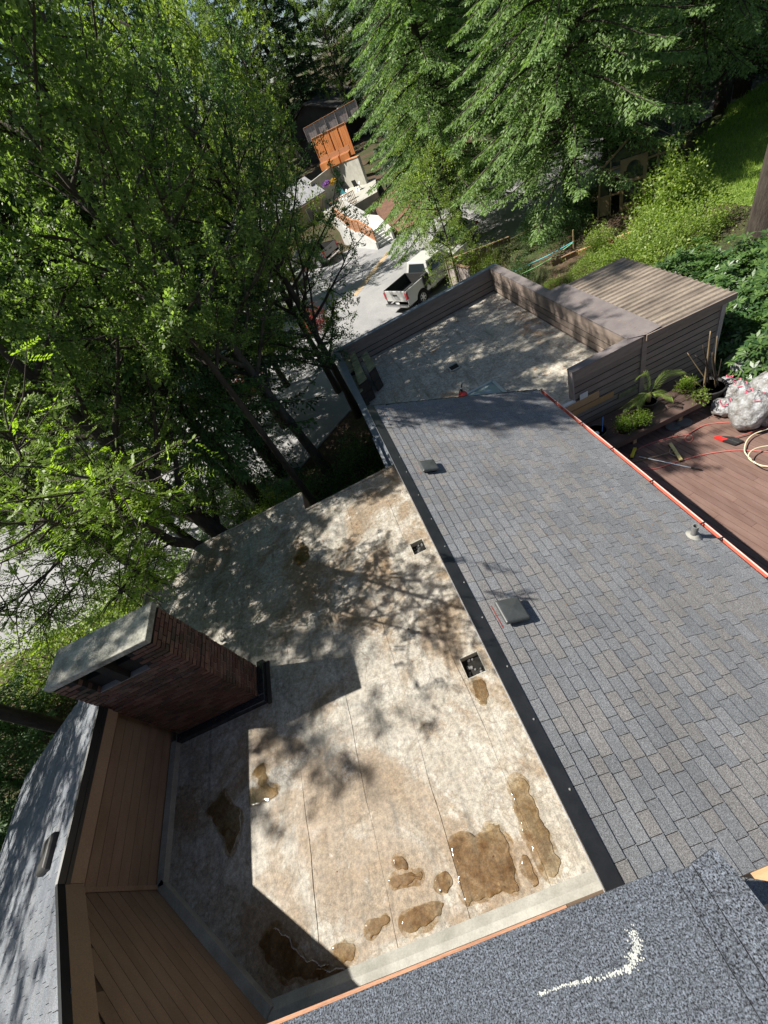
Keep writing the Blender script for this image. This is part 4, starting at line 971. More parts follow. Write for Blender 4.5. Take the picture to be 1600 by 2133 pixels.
def pickup(loc, rz, paint, label, group=None):
    t = thing('pickup_truck', label, 'pickup truck', loc, rz, group); W = 1.0; p = M[paint]
    for s in (-1, 1):
        a, v = arch_side(.0, 2.05, W * s, -.075 * s, .52, 1.38, [1.18], .50); MB().extr(a, v).build('bed_side', p, t, bevel=.012)
        a, v = arch_side(2.07, 5.75, W * s, -.10 * s, .46, 1.22, [4.85], .50); MB().extr(a, v).build('body_side', p, t, bevel=.012)
        MB().box(.02, 2.0, W * s - .085 * s - .02, W * s - .085 * s + .02, 1.381, 1.41).build('bed_rail', M['black_plastic'], t)
        m = MB(); m.extr([(-.02, W * s - .002 * s, .92), (-.02, W * s - .002 * s, 1.30), (.14, W * s + .006 * s, 1.30), (.10, W * s + .006 * s, 1.1), (.14, W * s + .006 * s, .92)], (0, -.15 * s, 0)); m.build('tail_light', M['red_lens'], t)
        MB().box(2.35, 5.0, W * s - .02 + .0 * s, W * s + .02, .44, .50).build('running_board', M['black_plastic'], t)
        for x in (1.18, 4.85): wheel(t, x, (W - .13) * s, s)
        MB().extr([(2.5, (W + .0) * s, 1.30), (2.62, (W + .22) * s, 1.32), (2.62, (W + .22) * s, 1.5), (2.5, (W + .02) * s, 1.46)], (.12, 0, 0)).build('wing_mirror', M['black_plastic'], t).location.x = 1.15
    MB().box(.08, 2.05, -.92, .92, .74, .80).build('bed_floor', M['liner'], t)
    MB().box(.10, 2.0, -.924, -.90, .8, 1.36).build('bed_liner', M['liner'], t); MB().box(.10, 2.0, .90, .924, .8, 1.36).build('bed_liner', M['liner'], t)
    MB().box(1.98, 2.05, -.92, .92, .8, 1.38).build('bed_front', M['liner'], t)
    MB().box(.0, .07, -.85, .85, .78, 1.39).build('tailgate', p, t, bevel=.015)
    g = MB().box(-.008, -.001, -.18, .18, 1.1, 1.2).build('tailgate_handle', M['black_plastic'], t)
    MB().box(-.16, .0, -.96, .96, .50, .66).build('rear_bumper', M['chrome'], t, bevel=.03)
    MB().box(-.012, -.0, -.16, .16, .60, .72).build('number_plate', M['white_plastic'], t)
    MB().box(.1, 5.6, -.8, .8, .35, .5).build('chassis', M['black_plastic'], t)
    # cab: tapered prism
    lo, hi = [(2.09, -.98), (4.35, -.98), (4.35, .98), (2.09, .98)], [(2.28, -.78), (3.65, -.78), (3.65, .78), (2.28, .78)]
    c = MB(); c.add([(*q, 1.22) for q in lo] + [(*q, 1.88) for q in hi], [(3, 2, 1, 0), (4, 5, 6, 7), (0, 1, 5, 4), (1, 2, 6, 5), (2, 3, 7, 6), (3, 0, 4, 7)]); cb = c.build('cab', p, t, bevel=.03)
    def pane(name, a, b, c_, d_, off):
        P = [Vector(x) for x in (a, b, c_, d_)]; n = (P[1] - P[0]).cross(P[3] - P[0]).normalized() * off
        MB().extr([q + n for q in P], n * .4).build(name, M['glass'], t)
    def L(q, z):  # point on the tapered cab surface
        f = (z - 1.22) / .66; i = q; return (lo[i][0] + (hi[i][0] - lo[i][0]) * f, lo[i][1] + (hi[i][1] - lo[i][1]) * f, z)
    def lerp(a, b, f): return tuple(a[k] + (b[k] - a[k]) * f for k in range(3))
    pane('rear_window', lerp(L(3, 1.34), L(0, 1.34), .1), lerp(L(3, 1.34), L(0, 1.34), .9), lerp(L(3, 1.78), L(0, 1.78), .88), lerp(L(3, 1.78), L(0, 1.78), .12), .006)
    pane('windscreen', lerp(L(1, 1.28), L(2, 1.28), .06), lerp(L(1, 1.28), L(2, 1.28), .94), lerp(L(1, 1.8), L(2, 1.8), .92), lerp(L(1, 1.8), L(2, 1.8), .08), .006)
    for i, j in ((0, 1), (2, 3)):
        for f0, f1 in ((.08, .46), (.5, .86)):
            pane('side_window', lerp(L(i, 1.28), L(j, 1.28), f0), lerp(L(i, 1.28), L(j, 1.28), f1), lerp(L(i, 1.76), L(j, 1.76), f1), lerp(L(i, 1.76), L(j, 1.76), f0), .006)
    h = MB(); h.add([(4.36, -.9, 1.15), (5.7, -.88, 1.05), (5.7, .88, 1.05), (4.36, .9, 1.15), (4.36, -.9, 1.24), (5.68, -.84, 1.14), (5.68, .84, 1.14), (4.36, .9, 1.24)], [(3, 2, 1, 0), (4, 5, 6, 7), (0, 1, 5, 4), (1, 2, 6, 5), (2, 3, 7, 6), (3, 0, 4, 7)]); h.build('bonnet', p, t, bevel=.03)
    MB().box(5.76, 5.86, -.97, .97, .45, .75).build('front_bumper', M['chrome'], t, bevel=.03); MB().box(5.72, 5.79, -.9, .9, .76, 1.05).build('grille', M['black_plastic'], t)
    return t
def car(loc, rz, paint, label):
    t = thing('parked_car', label, 'car', loc, rz); p = M[paint]; W = .9
    P = [(0, .45), (-.02, .8), (.08, 1.05), (.7, 1.12), (3.2, 1.02), (4.3, .88), (4.42, .6), (4.38, .4)]
    low = [(0.0, .40)]
    for s in (-1, 1):
        a, v = arch_side(.0, 4.4, W * s, -.06 * s, .34, .98, [.85, 3.5], .40); MB().extr(a, v).build('body_side', p, t, bevel=.02)
        for x in (.85, 3.5): wheel(t, x, (W - .12) * s, s, .34)
        MB().box(-.02, .08, W * s - .02 * s - .14, W * s - .02 * s + .14, .78, .95).build('tail_light', M['red_lens'], t)
        MB().box(4.3, 4.43, s * .68 - .13, s * .68 + .13, .66, .8).build('headlight', M['chrome'], t)
    MB().extr([(x, -.83, z) for x, z in P], (0, 1.66, 0)).build('body', p, t, bevel=.03)
    lo, hi = [(.25, -.80), (3.25, -.80), (3.25, .80), (.25, .80)], [(.75, -.62), (2.35, -.62), (2.35, .62), (.75, .62)]
    c = MB(); c.add([(*q, 1.0) for q in lo] + [(*q, 1.5) for q in hi], [(3, 2, 1, 0), (4, 5, 6, 7), (0, 1, 5, 4), (1, 2, 6, 5), (2, 3, 7, 6), (3, 0, 4, 7)]); c.build('cabin', p, t, bevel=.03)
    def L(i, z): f = (z - 1.0) / .5; return tuple(lo[i][k] + (hi[i][k] - lo[i][k]) * f for k in (0, 1)) + (z,)
    def lerp(a, b, f): return tuple(a[k] + (b[k] - a[k]) * f for k in range(3))
    for nm, i, j, f0, f1 in (('rear_window', 3, 0, .07, .93), ('windscreen', 1, 2, .06, .94), ('side_window', 0, 1, .12, .47), ('side_window', 0, 1, .51, .86), ('side_window', 2, 3, .14, .49), ('side_window', 2, 3, .53, .88)):
        q = [Vector(x) for x in (lerp(L(i, 1.1), L(j, 1.1), f0), lerp(L(i, 1.1), L(j, 1.1), f1), lerp(L(i, 1.44), L(j, 1.44), f1), lerp(L(i, 1.44), L(j, 1.44), f0))]
        n = (q[1] - q[0]).cross(q[3] - q[0]).normalized() * .012; MB().extr(q, n).build(nm, M['glass'], t)
    return t
a = at(806, 601.4, -2.92); b = at(835, 614.5, -2.92); d = at(877.7, 577.7, -2.92) - b; hd = math.atan2(d[1], d[0])
mid = (a + b) / 2
pickup((mid[0], mid[1], -4.3), hd, 'white_paint', 'white pickup truck with open bed parked beyond the garage roof')
a = at(688, 518, -3.3); pickup((a[0], a[1] - .4, -4.3), R(128), 'grey_paint', 'grey pickup truck with tailgate towards the concrete steps')
a = at(932, 505, -3.6); car((a[0] + 1.9, a[1] + 1.0, -4.3), hd + math.pi, 'white_paint', 'white car with its windscreen showing behind the board fence')
a = at(625, 575, -3.8); car((a[0], a[1] - 1, -4.3), R(125), 'white_paint', 'white car half hidden by leaves beside the grey pickup')
# dark cloth hung over the white truck's bed side
q = Vector((mid[0], mid[1], 0)); dv = Vector((math.cos(hd), math.sin(hd), 0)); pv = Vector((math.sin(hd), -math.cos(hd), 0))
m = MB(); N = 10
for i in range(N + 1):
    for j in range(6):
        u = i / N; v = [(-.16, .0), (0, .03), (.06, .0), (.08, -.2), (.085, -.42 - .1 * math.sin(u * 7)), (.09, -.6 - .14 * math.sin(u * 9))][j]
        m.v.append(tuple(q + dv * (1.45 + .5 * u) + pv * (.98 + v[0] + .03 * math.sin(u * 11 + j)) + Vector((0, 0, -2.87 + v[1]))))
m.f = [(i * 6 + j, (i + 1) * 6 + j, (i + 1) * 6 + j + 1, i * 6 + j + 1) for i in range(N) for j in range(5)]
o = m.build('dark_cloth', M['liner'], None, True); o.modifiers.new('thick', 'SOLIDIFY').thickness = .012
tag(o, 'black cloth hanging over the bed side of the white pickup', 'cloth')

# ------------------------------------------------------------------ fences, steps and houses across the drive
def board_fence(name, pts, z0, z1, label, matt, cap=None, bw=.19, group=None, base=None):
    f = thing(name, label, 'fence', (pts[0][0], pts[0][1], z0), 0, group); o = Vector((pts[0][0], pts[0][1], z0))
    for i in range(len(pts) - 1):
        a = Vector((*pts[i], z0)) - o; b = Vector((*pts[i + 1], z0)) - o; d = (b - a); L = d.length; d.normalize(); h = z1 - z0; n = max(1, int(L / bw))
        for k in range(n):
            c = a + d * ((k + .5) * L / n); w_ = L / n * .5 * .94
            MB().bar(c - d * w_ + Vector((0, 0, h / 2)), c + d * w_ + Vector((0, 0, h / 2)), .022 + .01 * (k % 2), h - .01 * (k % 3)).build('board', matt, f)
        nrm = Vector((d.y, -d.x, 0))
        for k in range(max(2, int(L / 1.1) + 1)):
            c = a + d * (L * k / max(1, int(L / 1.1))); MB().bar(c + nrm * .045, c + nrm * .045 + Vector((0, 0, h + .02)), .06, .05, d).build('post', matt, f)
        if cap: MB().bar(a + Vector((0, 0, h + .035)), b + Vector((0, 0, h + .035)), .16, .035).build('cap_rail', cap, f)
    return f
p1, p2, p3 = at(930, 546, -2.55), at(1062, 492, -2.45), at(1000, 565, -2.55)
board_fence('board_fence', [tuple(p1[:2]), tuple(p2[:2])], -4.4, -2.5, 'brown vertical board fence with flat cap behind the garage parapet', M['fence_brown'], M['trim_paint'], .30)
board_fence('board_fence', [tuple(p1[:2]), (p1[0] + .35, 22.2)], -4.4, -2.55, 'short pale return fence by the nose of the white pickup', M['fence_grey'], M['trim_paint'], .30)

def build_steps():
    s = thing('concrete_steps', 'pale concrete steps in two flights climbing from the driveway', 'steps')
    B = Vector((7.55, 39.7, -4.3)); d1 = Vector((-.2, .98, 0)); n1 = Vector((.98, .2, 0)); T = []
    z = -4.3; p = B.copy()
    for i in range(6):
        z += .17; q = p + d1 * (.30 * i); MB().bar(q + Vector((0, 0, z + 4.3 - .085)) , q + d1 * .34 + Vector((0, 0, z + 4.3 - .085)), 1.25, .17).build('step', M['concrete'], s)
    zl = z; l0 = B + d1 * 1.85
    MB().prism([tuple((l0 + n1 * .7)[:2]), tuple((l0 - n1 * .7)[:2]), (5.9, 43.6), (6.6, 44.6), (8.0, 43.2)], -4.4, zl).build('landing', M['concrete'], s)
    U = Vector((6.75, 43.5, 0)); d2 = Vector((-.45, .893, 0)); n2 = Vector((.893, .45, 0))
    for i in range(8):
        z += .17; q = U + d2 * (.30 * i); MB().bar(q + Vector((0, 0, z - .085)), q + d2 * .34 + Vector((0, 0, z - .085)), 1.25, .17).build('step', M['concrete'], s)
    zp = z
    MB().prism([(5.2, 46.2), (6.0, 45.6), (7.4, 46.6), (9.6, 46.5), (11.2, 53.0), (7.6, 60), (4.2, 56)], -4.4, zp).build('upper_patio', M['concrete_old'], s)
    for sd, hh in ((-.72, .06), (.72, .62)):   # stringer walls
        a = B + n1 * sd; b = B + d1 * 1.85 + n1 * sd
        MB().extr([a + Vector((0, 0, -.1)), a + Vector((0, 0, .25 + hh)), b + Vector((0, 0, 1.1 + hh)), b + d1 * 2.2 + Vector((0, 0, 1.1 + hh)), b + d1 * 2.2 + Vector((0, 0, -.1))], n1 * .18 * (1 if sd > 0 else -1)).build('side_wall', M['concrete'], s)
        a = U + n2 * sd; b = U + d2 * 2.4 + n2 * sd
        MB().extr([a + Vector((0, 0, -4.4)), a + Vector((0, 0, zl + .25 + hh)), b + Vector((0, 0, zp + hh + .1)), b + Vector((0, 0, -4.4))], n2 * .18 * (1 if sd > 0 else -1)).build('side_wall', M['concrete'], s)
    MB().extr([(6.84, 39.5, -4.35), (5.11, 45.6, -4.35), (5.11, 45.6, -2.1), (5.94, 42.7, -3.08), (6.22, 41.7, -3.08), (6.84, 39.5, -3.75)], (-.18, -.05, 0)).build('side_wall', M['concrete'], s)
    # lattice rail panels
    r = thing('stair_railing', 'orange wooden lattice railing along the concrete steps', 'railing')
    Q = [Vector((6.78, 39.55, -3.74)), Vector((6.16, 41.7, -3.06)), Vector((5.88, 42.7, -3.06)), Vector((5.05, 45.6, -2.08))]
    for i in range(3):
        a, b = Q[i], Q[i + 1]; u = Vector((0, 0, 1)); d = b - a
        MB().bar(a + u * .98, b + u * .98, .13, .06).build('hand_rail', M['cedar_rail'], r); MB().bar(a + u * .08, b + u * .08, .06, .06).build('bottom_rail', M['cedar_rail'], r)
        MB().bar(a, a + u * 1.0, .09, .09, (1, 0, 0)).build('post', M['cedar_rail'], r)
        n = int(d.length / .16); lat = MB()
        for k in range(-6, n + 1):
            for s_ in (0, 1):
                f0, f1 = k / n, (k + 6) / n; g0 = max(0, f0); g1 = min(1, f1)
                if g1 - g0 < .05: continue
                h0 = (g0 - f0) / (f1 - f0); h1 = (g1 - f0) / (f1 - f0)
                if s_: h0, h1 = 1 - h0, 1 - h1
                lat.bar(a + d * g0 + u * (.1 + .84 * h0), a + d * g1 + u * (.1 + .84 * h1), .012, .035, u)
        tag(lat.build('lattice', M['cedar_rail'], r), kind='stuff')
    MB().bar(Q[3], Q[3] + Vector((0, 0, 1)), .09, .09, (1, 0, 0)).build('post', M['cedar_rail'], r)
    # baluster rail on the patio edge
    r = thing('patio_railing', 'dark orange baluster railing at the edge of the upper patio', 'railing')
    a, b = at(672, 408, -1.1), at(728, 376, -1.1); a = Vector((5.2, 47.2, zp)); b = Vector((7.6, 47.0, zp)); u = Vector((0, 0, 1)); d = b - a
    MB().bar(a + u * .95, b + u * .95, .11, .05).build('hand_rail', M['cedar_rail'], r); MB().bar(a + u * .12, b + u * .12, .05, .05).build('bottom_rail', M['cedar_rail'], r)
    for k in range(17): MB().bar(a + d * (k / 16), a + d * (k / 16) + u * .95, .045, .045, (1, 0, 0)).build('baluster', M['cedar_rail'], r)
    # retaining wall behind the patio
    w0, w1 = at_y(708, 380, 57.0), at_y(763, 372, 52.5); wt = .35
    wl = thing('retaining_wall', 'grey streaked concrete retaining wall behind the upper patio', 'wall')
    MB().bar(Vector((w0[0], w0[1], (zp + wt) / 2)), Vector((w1[0], w1[1], (zp + wt) / 2)), .3, wt - zp).build('wall_panel', M['concrete_old'], wl)
    MB().bar(Vector((w0[0], w0[1], (zp + wt) / 2)), Vector((w0[0] - 3.4, w0[1] - 3.2, (zp + wt) / 2)), .3, wt - zp).build('wall_panel', M['concrete_old'], wl)
    MB().bar(Vector((w0[0] - .1, w0[1], wt + .03)), Vector((w1[0], w1[1], wt + .03)), .4, .06).build('coping', M['cedar_rail'], wl)
    # stained plank fence on the terrace above, and a grey one above that
    t0, t1 = at_y(668, 336, 59.5), at_y(738, 312, 56.0)
    f = board_fence('plank_fence', [(t0[0], t0[1]), (t1[0], t1[1])], .30, 2.85, 'bright orange stained plank fence on the slope above the concrete wall', M['cedar'], M['cedar_rail'], .24)
    t0, t1 = at_y(628, 258, 63), at_y(742, 212, 60)
    board_fence('plank_fence', [(t0[0], t0[1]), (t1[0], t1[1])], 2.5, 3.75, 'grey plank fence with pale cap rail, uppermost on the far slope', M['fence_grey'], M['cedar_rail'], .30)
    # planter boxes standing along the foot of the orange fence
    for i in range(3):
        c = at_y(672 + 22 * i, 328 - 7 * i, 56.5 - i); o = thing('planter', ['orange wooden planter bench, left of three under the orange fence', 'orange wooden planter bench, middle of three under the orange fence', 'orange wooden planter bench, right of three under the orange fence'][i], 'planter', (c[0], c[1], wt), -.7, 'planter benches under the orange fence')
        MB().box(-.55, .55, -.22, .22, 0, .55).build('front_board', M['cedar'], o); MB().box(-.6, .6, -.05, .27, .551, .6).build('top_board', M['cedar_rail'], o); MB().box(-.6, .6, .2, .26, .61, 1.0).build('back_board', M['cedar_rail'], o)
    # garden chairs and flowers on the patio
    for i, (px, py) in enumerate(((706, 372), (738, 368))):
        c = at_y(px, py, 51.5); o = thing('garden_chair', ['pale blue folding chair in the shaded corner of the patio', 'dark folding chair in front of the sunny concrete wall'][i], 'chair', (c[0], c[1], zp), 2.3)
        mm = M['hose_teal'] if i == 0 else M['black_plastic']
        MB().box(-.25, .25, -.25, .25, .42, .45).build('seat', mm, o); MB().extr([(-.25, .25, .45), (.25, .25, .45), (.25, .38, 1.0), (-.25, .38, 1.0)], (0, .025, 0)).build('backrest', mm, o)
        for x in (-.23, .23):
            MB().bar((x, -.25, 0), (x, .25, .6), .03, .03).build('leg', M['alu'], o); MB().bar((x, .3, 0), (x, -.2, .62), .03, .03).build('leg', M['alu'], o)
    # boulders on the slope
    for i in range(9):
        x, y = 8.6 + i * .35 + random.uniform(-.2, .2), 43.9 - i * .12 + random.uniform(-.4, .4); r = random.uniform(.18, .36); m = MB(); pr = [(r * .6, -.1), (r, .08), (r * .85, r * .5), (r * .4, r * .8)]
        m.lathe(pr, 9); m.v = [(v[0] * random.uniform(.8, 1.2), v[1] * random.uniform(.8, 1.2), v[2] * random.uniform(.85, 1.15)) for v in m.v]
        tag(m.build('boulder', M['stone'], None, False, (x, y, float(gz(x, y)) + .35)), ['boulder nearest the concrete steps in the row on the red soil'] [0] if i == 0 else 'grey boulder, number %s from the steps in the row on the red soil' % ('zero one two three four five six seven eight nine'.split()[i + 1]), 'boulder', 'boulders beside the steps')
    m = MB(); m.extr([(8.45, 40.4, -4.4), (12.5, 39.6, -4.4), (13.5, 47, -4.4), (8.9, 46.3, -4.4)], (0, 0, .35)); m.v = [(x, y, z + (1.6 if y > 45 and z > -4.3 else .0)) for x, y, z in m.v]; tag(m.build('soil_bank', M['soil']), kind='structure')
build_steps()

def gable_house(name, label, c, rz, L, W, h, rise, wallm, roofm, win=4, over=.5):
    o = thing(name, label, 'house', c, rz)
    MB().box(-L / 2, L / 2, -W / 2, W / 2, -2.5, h).build('wall', wallm, o)
    m = MB(); m.extr([(-L / 2, -W / 2, h), (-L / 2, W / 2, h), (-L / 2, 0, h + rise)], (L, 0, 0)); m.build('gable', wallm, o)
    for s in (-1, 1):
        k = rise / (W / 2); y = (W / 2 + over) * s
        MB().extr([(-L / 2 - over, 0, h + rise + .05), (-L / 2 - over, y, h - over * k + .05), (-L / 2 - over, y, h - over * k + .17), (-L / 2 - over, 0, h + rise + .17)], (L + 2 * over, 0, 0)).build('roof', roofm, o)
        MB().box(-L / 2 - over, L / 2 + over, y - .05 + .08 * (s - 1) / 2, y + .05, h - over * k - .1, h - over * k + .04).build('fascia_board', M['white_plastic'] if wallm != M['tan_wall'] else M['trim_paint'], o)
        for i in range(win):
            x = -L / 2 + L * (i + .5) / win; f = MB(); f.box(x - .55, x + .55, W / 2 * s - .03, W / 2 * s + .03, .9, 2.1); fo = f.build('window_frame', M['white_plastic'], o)
            MB().box(x - .48, x + .48, W / 2 * s - .04, W / 2 * s + .04, .97, 2.03).build('window_pane', M['glass'], fo)
    return o
gable_house('far_house', 'dark house with pale roof edge in the shade above the grey fence', (13.0, 80, .6), R(55), 10, 8, 3.0, 1.6, M['dark_wall'], M['dark_wall'])
gable_house('neighbour_house', 'tan house with low grey roof left of the concrete steps', (-1.5, 55, -3.2), R(12), 12, 8, 2.6, 1.2, M['tan_wall'], M['grey_roof'])
gable_house('neighbour_house', 'pale house wall glimpsed between the big trunks on the left', (-15, 50, -4.2), R(20), 11, 8, 3.0, 1.6, M['pale_wall'], M['grey_roof'])

def build_greenhouse():
    c = at(1295, 425, -2.3); o = thing('greenhouse', 'small old wooden greenhouse with arched door window under the fir boughs', 'greenhouse', (c[0] + 1.0, c[1] + .6, float(gz(c[0], c[1])) - .02), R(-38))
    w, L, h, r = 1.35, 3.2, 1.75, 1.05; fw = M['frame_wood']
    def post(a, b, t=.07): MB().bar(a, b, t, t, (0, 1, 0) if abs(a[0] - b[0]) + abs(a[2] - b[2]) > .01 else (1, 0, 0)).build('frame_bar', fw, o)
    for y in (-L / 2, 0, L / 2):
        for s in (-1, 1):
            post((s * w, y, 0), (s * w * .92, y, h)); post((s * w * 1.02, y, h - .03), (0, y, h + r))
        if y: post((-w, y, .8), (w, y, .8)); post((-w * .93, y, h), (w * .93, y, h))
    post((0, -L / 2 - .2, h + r), (0, L / 2 + .2, h + r), .09)
    for s in (-1, 1): post((s * w * .93, -L / 2, h), (s * w * .93, L / 2, h)); post((s * w, -L / 2, .8), (s * w, L / 2, .8))
    for x in (-.85, .85): post((x, -L / 2, 0), (x, -L / 2, h + .3), .06)
    # glazing, dull with age
    for s in (-1, 1):
        for k in range(3):
            a, b = -L / 2 + L * k / 3 + .04, -L / 2 + L * (k + 1) / 3 - .04
            MB().extr([(s * w * .96, a, .85), (s * w * .96, b, .85), (s * w * .92, b, h - .05), (s * w * .92, a, h - .05)], (.008, 0, 0)).build('pane', M['glass'], o)
            MB().extr([(s * w * .99, a, h + .03), (s * w * .99, b, h + .03), (s * .04, b, h + r - .02), (s * .04, a, h + r - .02)], (0, 0, .01)).build('roof_pane', M['glass'], o)
            MB().extr([(s * w, a, .05), (s * w, b, .05), (s * w * .97, b, .76), (s * w * .97, a, .76)], (.012, 0, 0)).build('base_board', fw, o)
    for x0, x1 in ((-w * .95, -.9), (.9, w * .95)):
        MB().box(x0, x1, -L / 2 - .01, -L / 2 + .01, .05, .78).build('base_board', fw, o); MB().box(x0 + .03, x1 - .03, -L / 2 - .004, -L / 2 + .004, .84, h - .05).build('pane', M['glass'], o)
    MB().extr([(-w * .9, -L / 2, h + .06), (w * .9, -L / 2, h + .06), (0, -L / 2, h + r - .1)], (0, .01, 0)).build('pane', M['glass'], o)
    d = link('door', None, o)
    for x in (-.42, .42): MB().box(x - .07, x + .07, -L / 2 - .06, -L / 2 - .02, .05, 1.98).build('stile', fw, d)
    MB().box(-.35, .35, -L / 2 - .06, -L / 2 - .02, .05, .35).build('rail', fw, d); MB().box(-.35, .35, -L / 2 - .06, -L / 2 - .02, 1.1, 1.2).build('rail', fw, d)
    arc = [(-.35, 1.98), (-.35, 1.55)] + [(-.26 * math.cos(t), 1.55 + .30 * math.sin(t)) for t in np.linspace(0, math.pi, 12)] + [(.35, 1.55), (.35, 1.98)]
    MB().extr([(x, -L / 2 - .06, z) for x, z in arc], (0, .04, 0)).build('arched_head', fw, d)
    MB().box(-.35, .35, -L / 2 - .045, -L / 2 - .038, .35, 1.9).build('door_pane', M['glass'], d)
build_greenhouse()
# garden edging, stake and hoses
def edging(a, b, label):
    za = float(gz(a[0], a[1])); o = MB().bar((a[0], a[1], za + .09), (b[0], b[1], float(gz(b[0], b[1])) + .09), .12, .22).build('edging_timber', M['bare_wood'] if random.random() < .5 else M['fence_brown']); tag(o, label, 'garden edging', 'timber edging of the garden beds')
edging(at(1205, 532, -2.6), at(1330, 488, -2.5), 'long sunlit edging timber leading towards the greenhouse')
edging(at(1150, 552, -2.6), at(1205, 530, -2.6), 'short edging timber near the wooden stake')
edging(at(1105, 592, -2.6), at(1150, 578, -2.6), 'dark edging timber between the two clipped mounds and the parapet')
edging(at(1125, 600, -2.65), at(1165, 606, -2.65), 'weathered edging timber at the corner of the shed roof')
p = at(1195, 525, -2.65); tag(MB().tube([(p[0], p[1], -2.9), (p[0] + .02, p[1], -1.75)], .03, 6).build('garden_stake', M['stick']), 'pale wooden stake where the garden hoses are tied', 'stake')
tube_thing('garden_hose', smooth_path([at(1195, 503, -2.0), at(1150, 528, -2.4), at(1108, 548, -2.62), at(1060, 570, -2.66)]), .02, M['hose_teal'], 'teal hose slung from the stake across the garden, upper of the pair', 'hose')
tube_thing('garden_hose', smooth_path([at(1193, 506, -2.0), at(1160, 530, -2.45), at(1125, 552, -2.62), at(1080, 574, -2.66)]), .02, M['hose_green'], 'pale green hose slung from the stake, lower of the pair', 'hose')
p = at(1330, 395, -1.6); tag(MB().tube([tuple(at(1362, 430, -2.3)), tuple(at(1374, 330, -.9))], .02, 6).build('white_post', M['white_plastic']), 'thin white post among the tall bushes beside the greenhouse', 'post')

# ------------------------------------------------------------------ vegetation
def norm(a): return a / (np.linalg.norm(a, axis=-1, keepdims=True) + 1e-9)
def leaves_on(twA, twB, per, size, asp, g, jit=.05, upb=.6, spread=.7):
    """rhombic leaves along twigs; returns (N,4,3)"""
    n = len(twA); idx = np.repeat(np.arange(n), per); N = len(idx); t = g.random(N)[:, None]
    c = twA[idx] * (1 - t) + twB[idx] * t + g.normal(size=(N, 3)) * jit
    d = norm(norm(twB[idx] - twA[idx]) + g.normal(size=(N, 3)) * spread)
    up = norm(g.normal(size=(N, 3)) + np.array([0, 0, upb * 2])); s = norm(np.cross(d, up))
    L = size * (.45 + 1.0 * g.random(N) ** 1.3)[:, None]; W = L * asp
    tip = c + d * L; m = c + d * L * .45
    nrm = np.cross(s, d) * W * .15
    return np.stack([c, m + s * W * .5 + nrm, tip, m - s * W * .5 + nrm], 1)
def curve(p, d, L, k, bend, g, wob=.12):
    P = [np.array(p, float)]; d = norm(np.array(d, float))
    for i in range(k):
        d = norm(d + np.array([0, 0, bend / k]) + g.normal(size=3) * wob / k ** .5); P.append(P[-1] + d * L / k)
    return P
def broadleaf(seed, H, r0, lo, cr, nl, leaf=.075, per=26, asp=.6, bend=.25, lean=(0, 0), ns=7, ntw=6, matl='leaf_mid', bark='bark', limbs_only=None, trunk=None, tw=.5, elev=(.25, .85)):
    g = np.random.default_rng(seed); tb = MB()
    if trunk is None:
        trunk = [np.array([lean[0] * t * H + .12 * math.sin(3 * t + seed) * t * 2, lean[1] * t * H + .12 * math.cos(2.3 * t + seed) * t * 2, t * H]) for t in np.linspace(0, 1, 9)]
    T = len(trunk) - 1
    tb.tube(trunk, [max(.02, r0 * (1.25 if i == 0 else 1) * (1 - .93 * (i / T)) ** .85) for i in range(T + 1)], 10)
    A, B = [], []
    def tp(t):
        f = t * T; i = min(int(f), T - 1); return trunk[i] * (1 - (f - i)) + trunk[i + 1] * (f - i)
    for i in range(nl):
        t = lo / H + (.985 - lo / H) * ((i + g.random() * .8) / nl); az = i * 2.399 + g.random() * .9; prof = math.sin(math.pi * (.16 + .80 * ((t * H - lo) / max(.1, H - lo))))
        L = cr * (.35 + .75 * max(.05, prof)) * (.8 + .4 * g.random()); el = elev[0] + (elev[1] - elev[0]) * g.random() + .5 * max(0, t - .8) * 5 * .4
        d = np.array([math.cos(az) * math.cos(el), math.sin(az) * math.cos(el), math.sin(el)])
        P = curve(tp(t), d, L, 6, bend, g); rr = max(.02, r0 * .42 * (1 - t) ** .6 + .014)
        tb.tube(P, [max(.008, rr * (1 - .85 * j / 6)) for j in range(7)], 6, False)
        for j in range(ns):
            u = .28 + .72 * (j + g.random()) / ns; f = u * 6; a = min(int(f), 5); q = P[a] * (1 - (f - a)) + P[a + 1] * (f - a)
            dd = norm(P[a + 1] - P[a] + g.normal(size=3) * np.array([.75, .75, .45]) * .75); SL_ = max(.5, L * .48 * (1.15 - u * .6))
            Q = curve(q, dd, SL_, 4, bend * .5, g, .3); tb.tube(Q, [max(.005, rr * .32 * (1 - .8 * k / 4)) for k in range(5)], 4, False)
            for k in range(ntw):
                f2 = (.15 + .85 * (k + g.random()) / ntw) * 4; a2 = min(int(f2), 3); q2 = Q[a2] * (1 - (f2 - a2)) + Q[a2 + 1] * (f2 - a2)
                e = norm(Q[a2 + 1] - Q[a2] + g.normal(size=3) * .8); A.append(q2); B.append(q2 + e * tw * (.5 + .8 * g.random()) + np.array([0, 0, -.05]))
    A = np.array(A); B = np.array(B)
    V = leaves_on(A, B, per, leaf, asp, g)
    return tb.mesh('trunk', M[bark], True), quads_mesh('crown', V, M[matl])
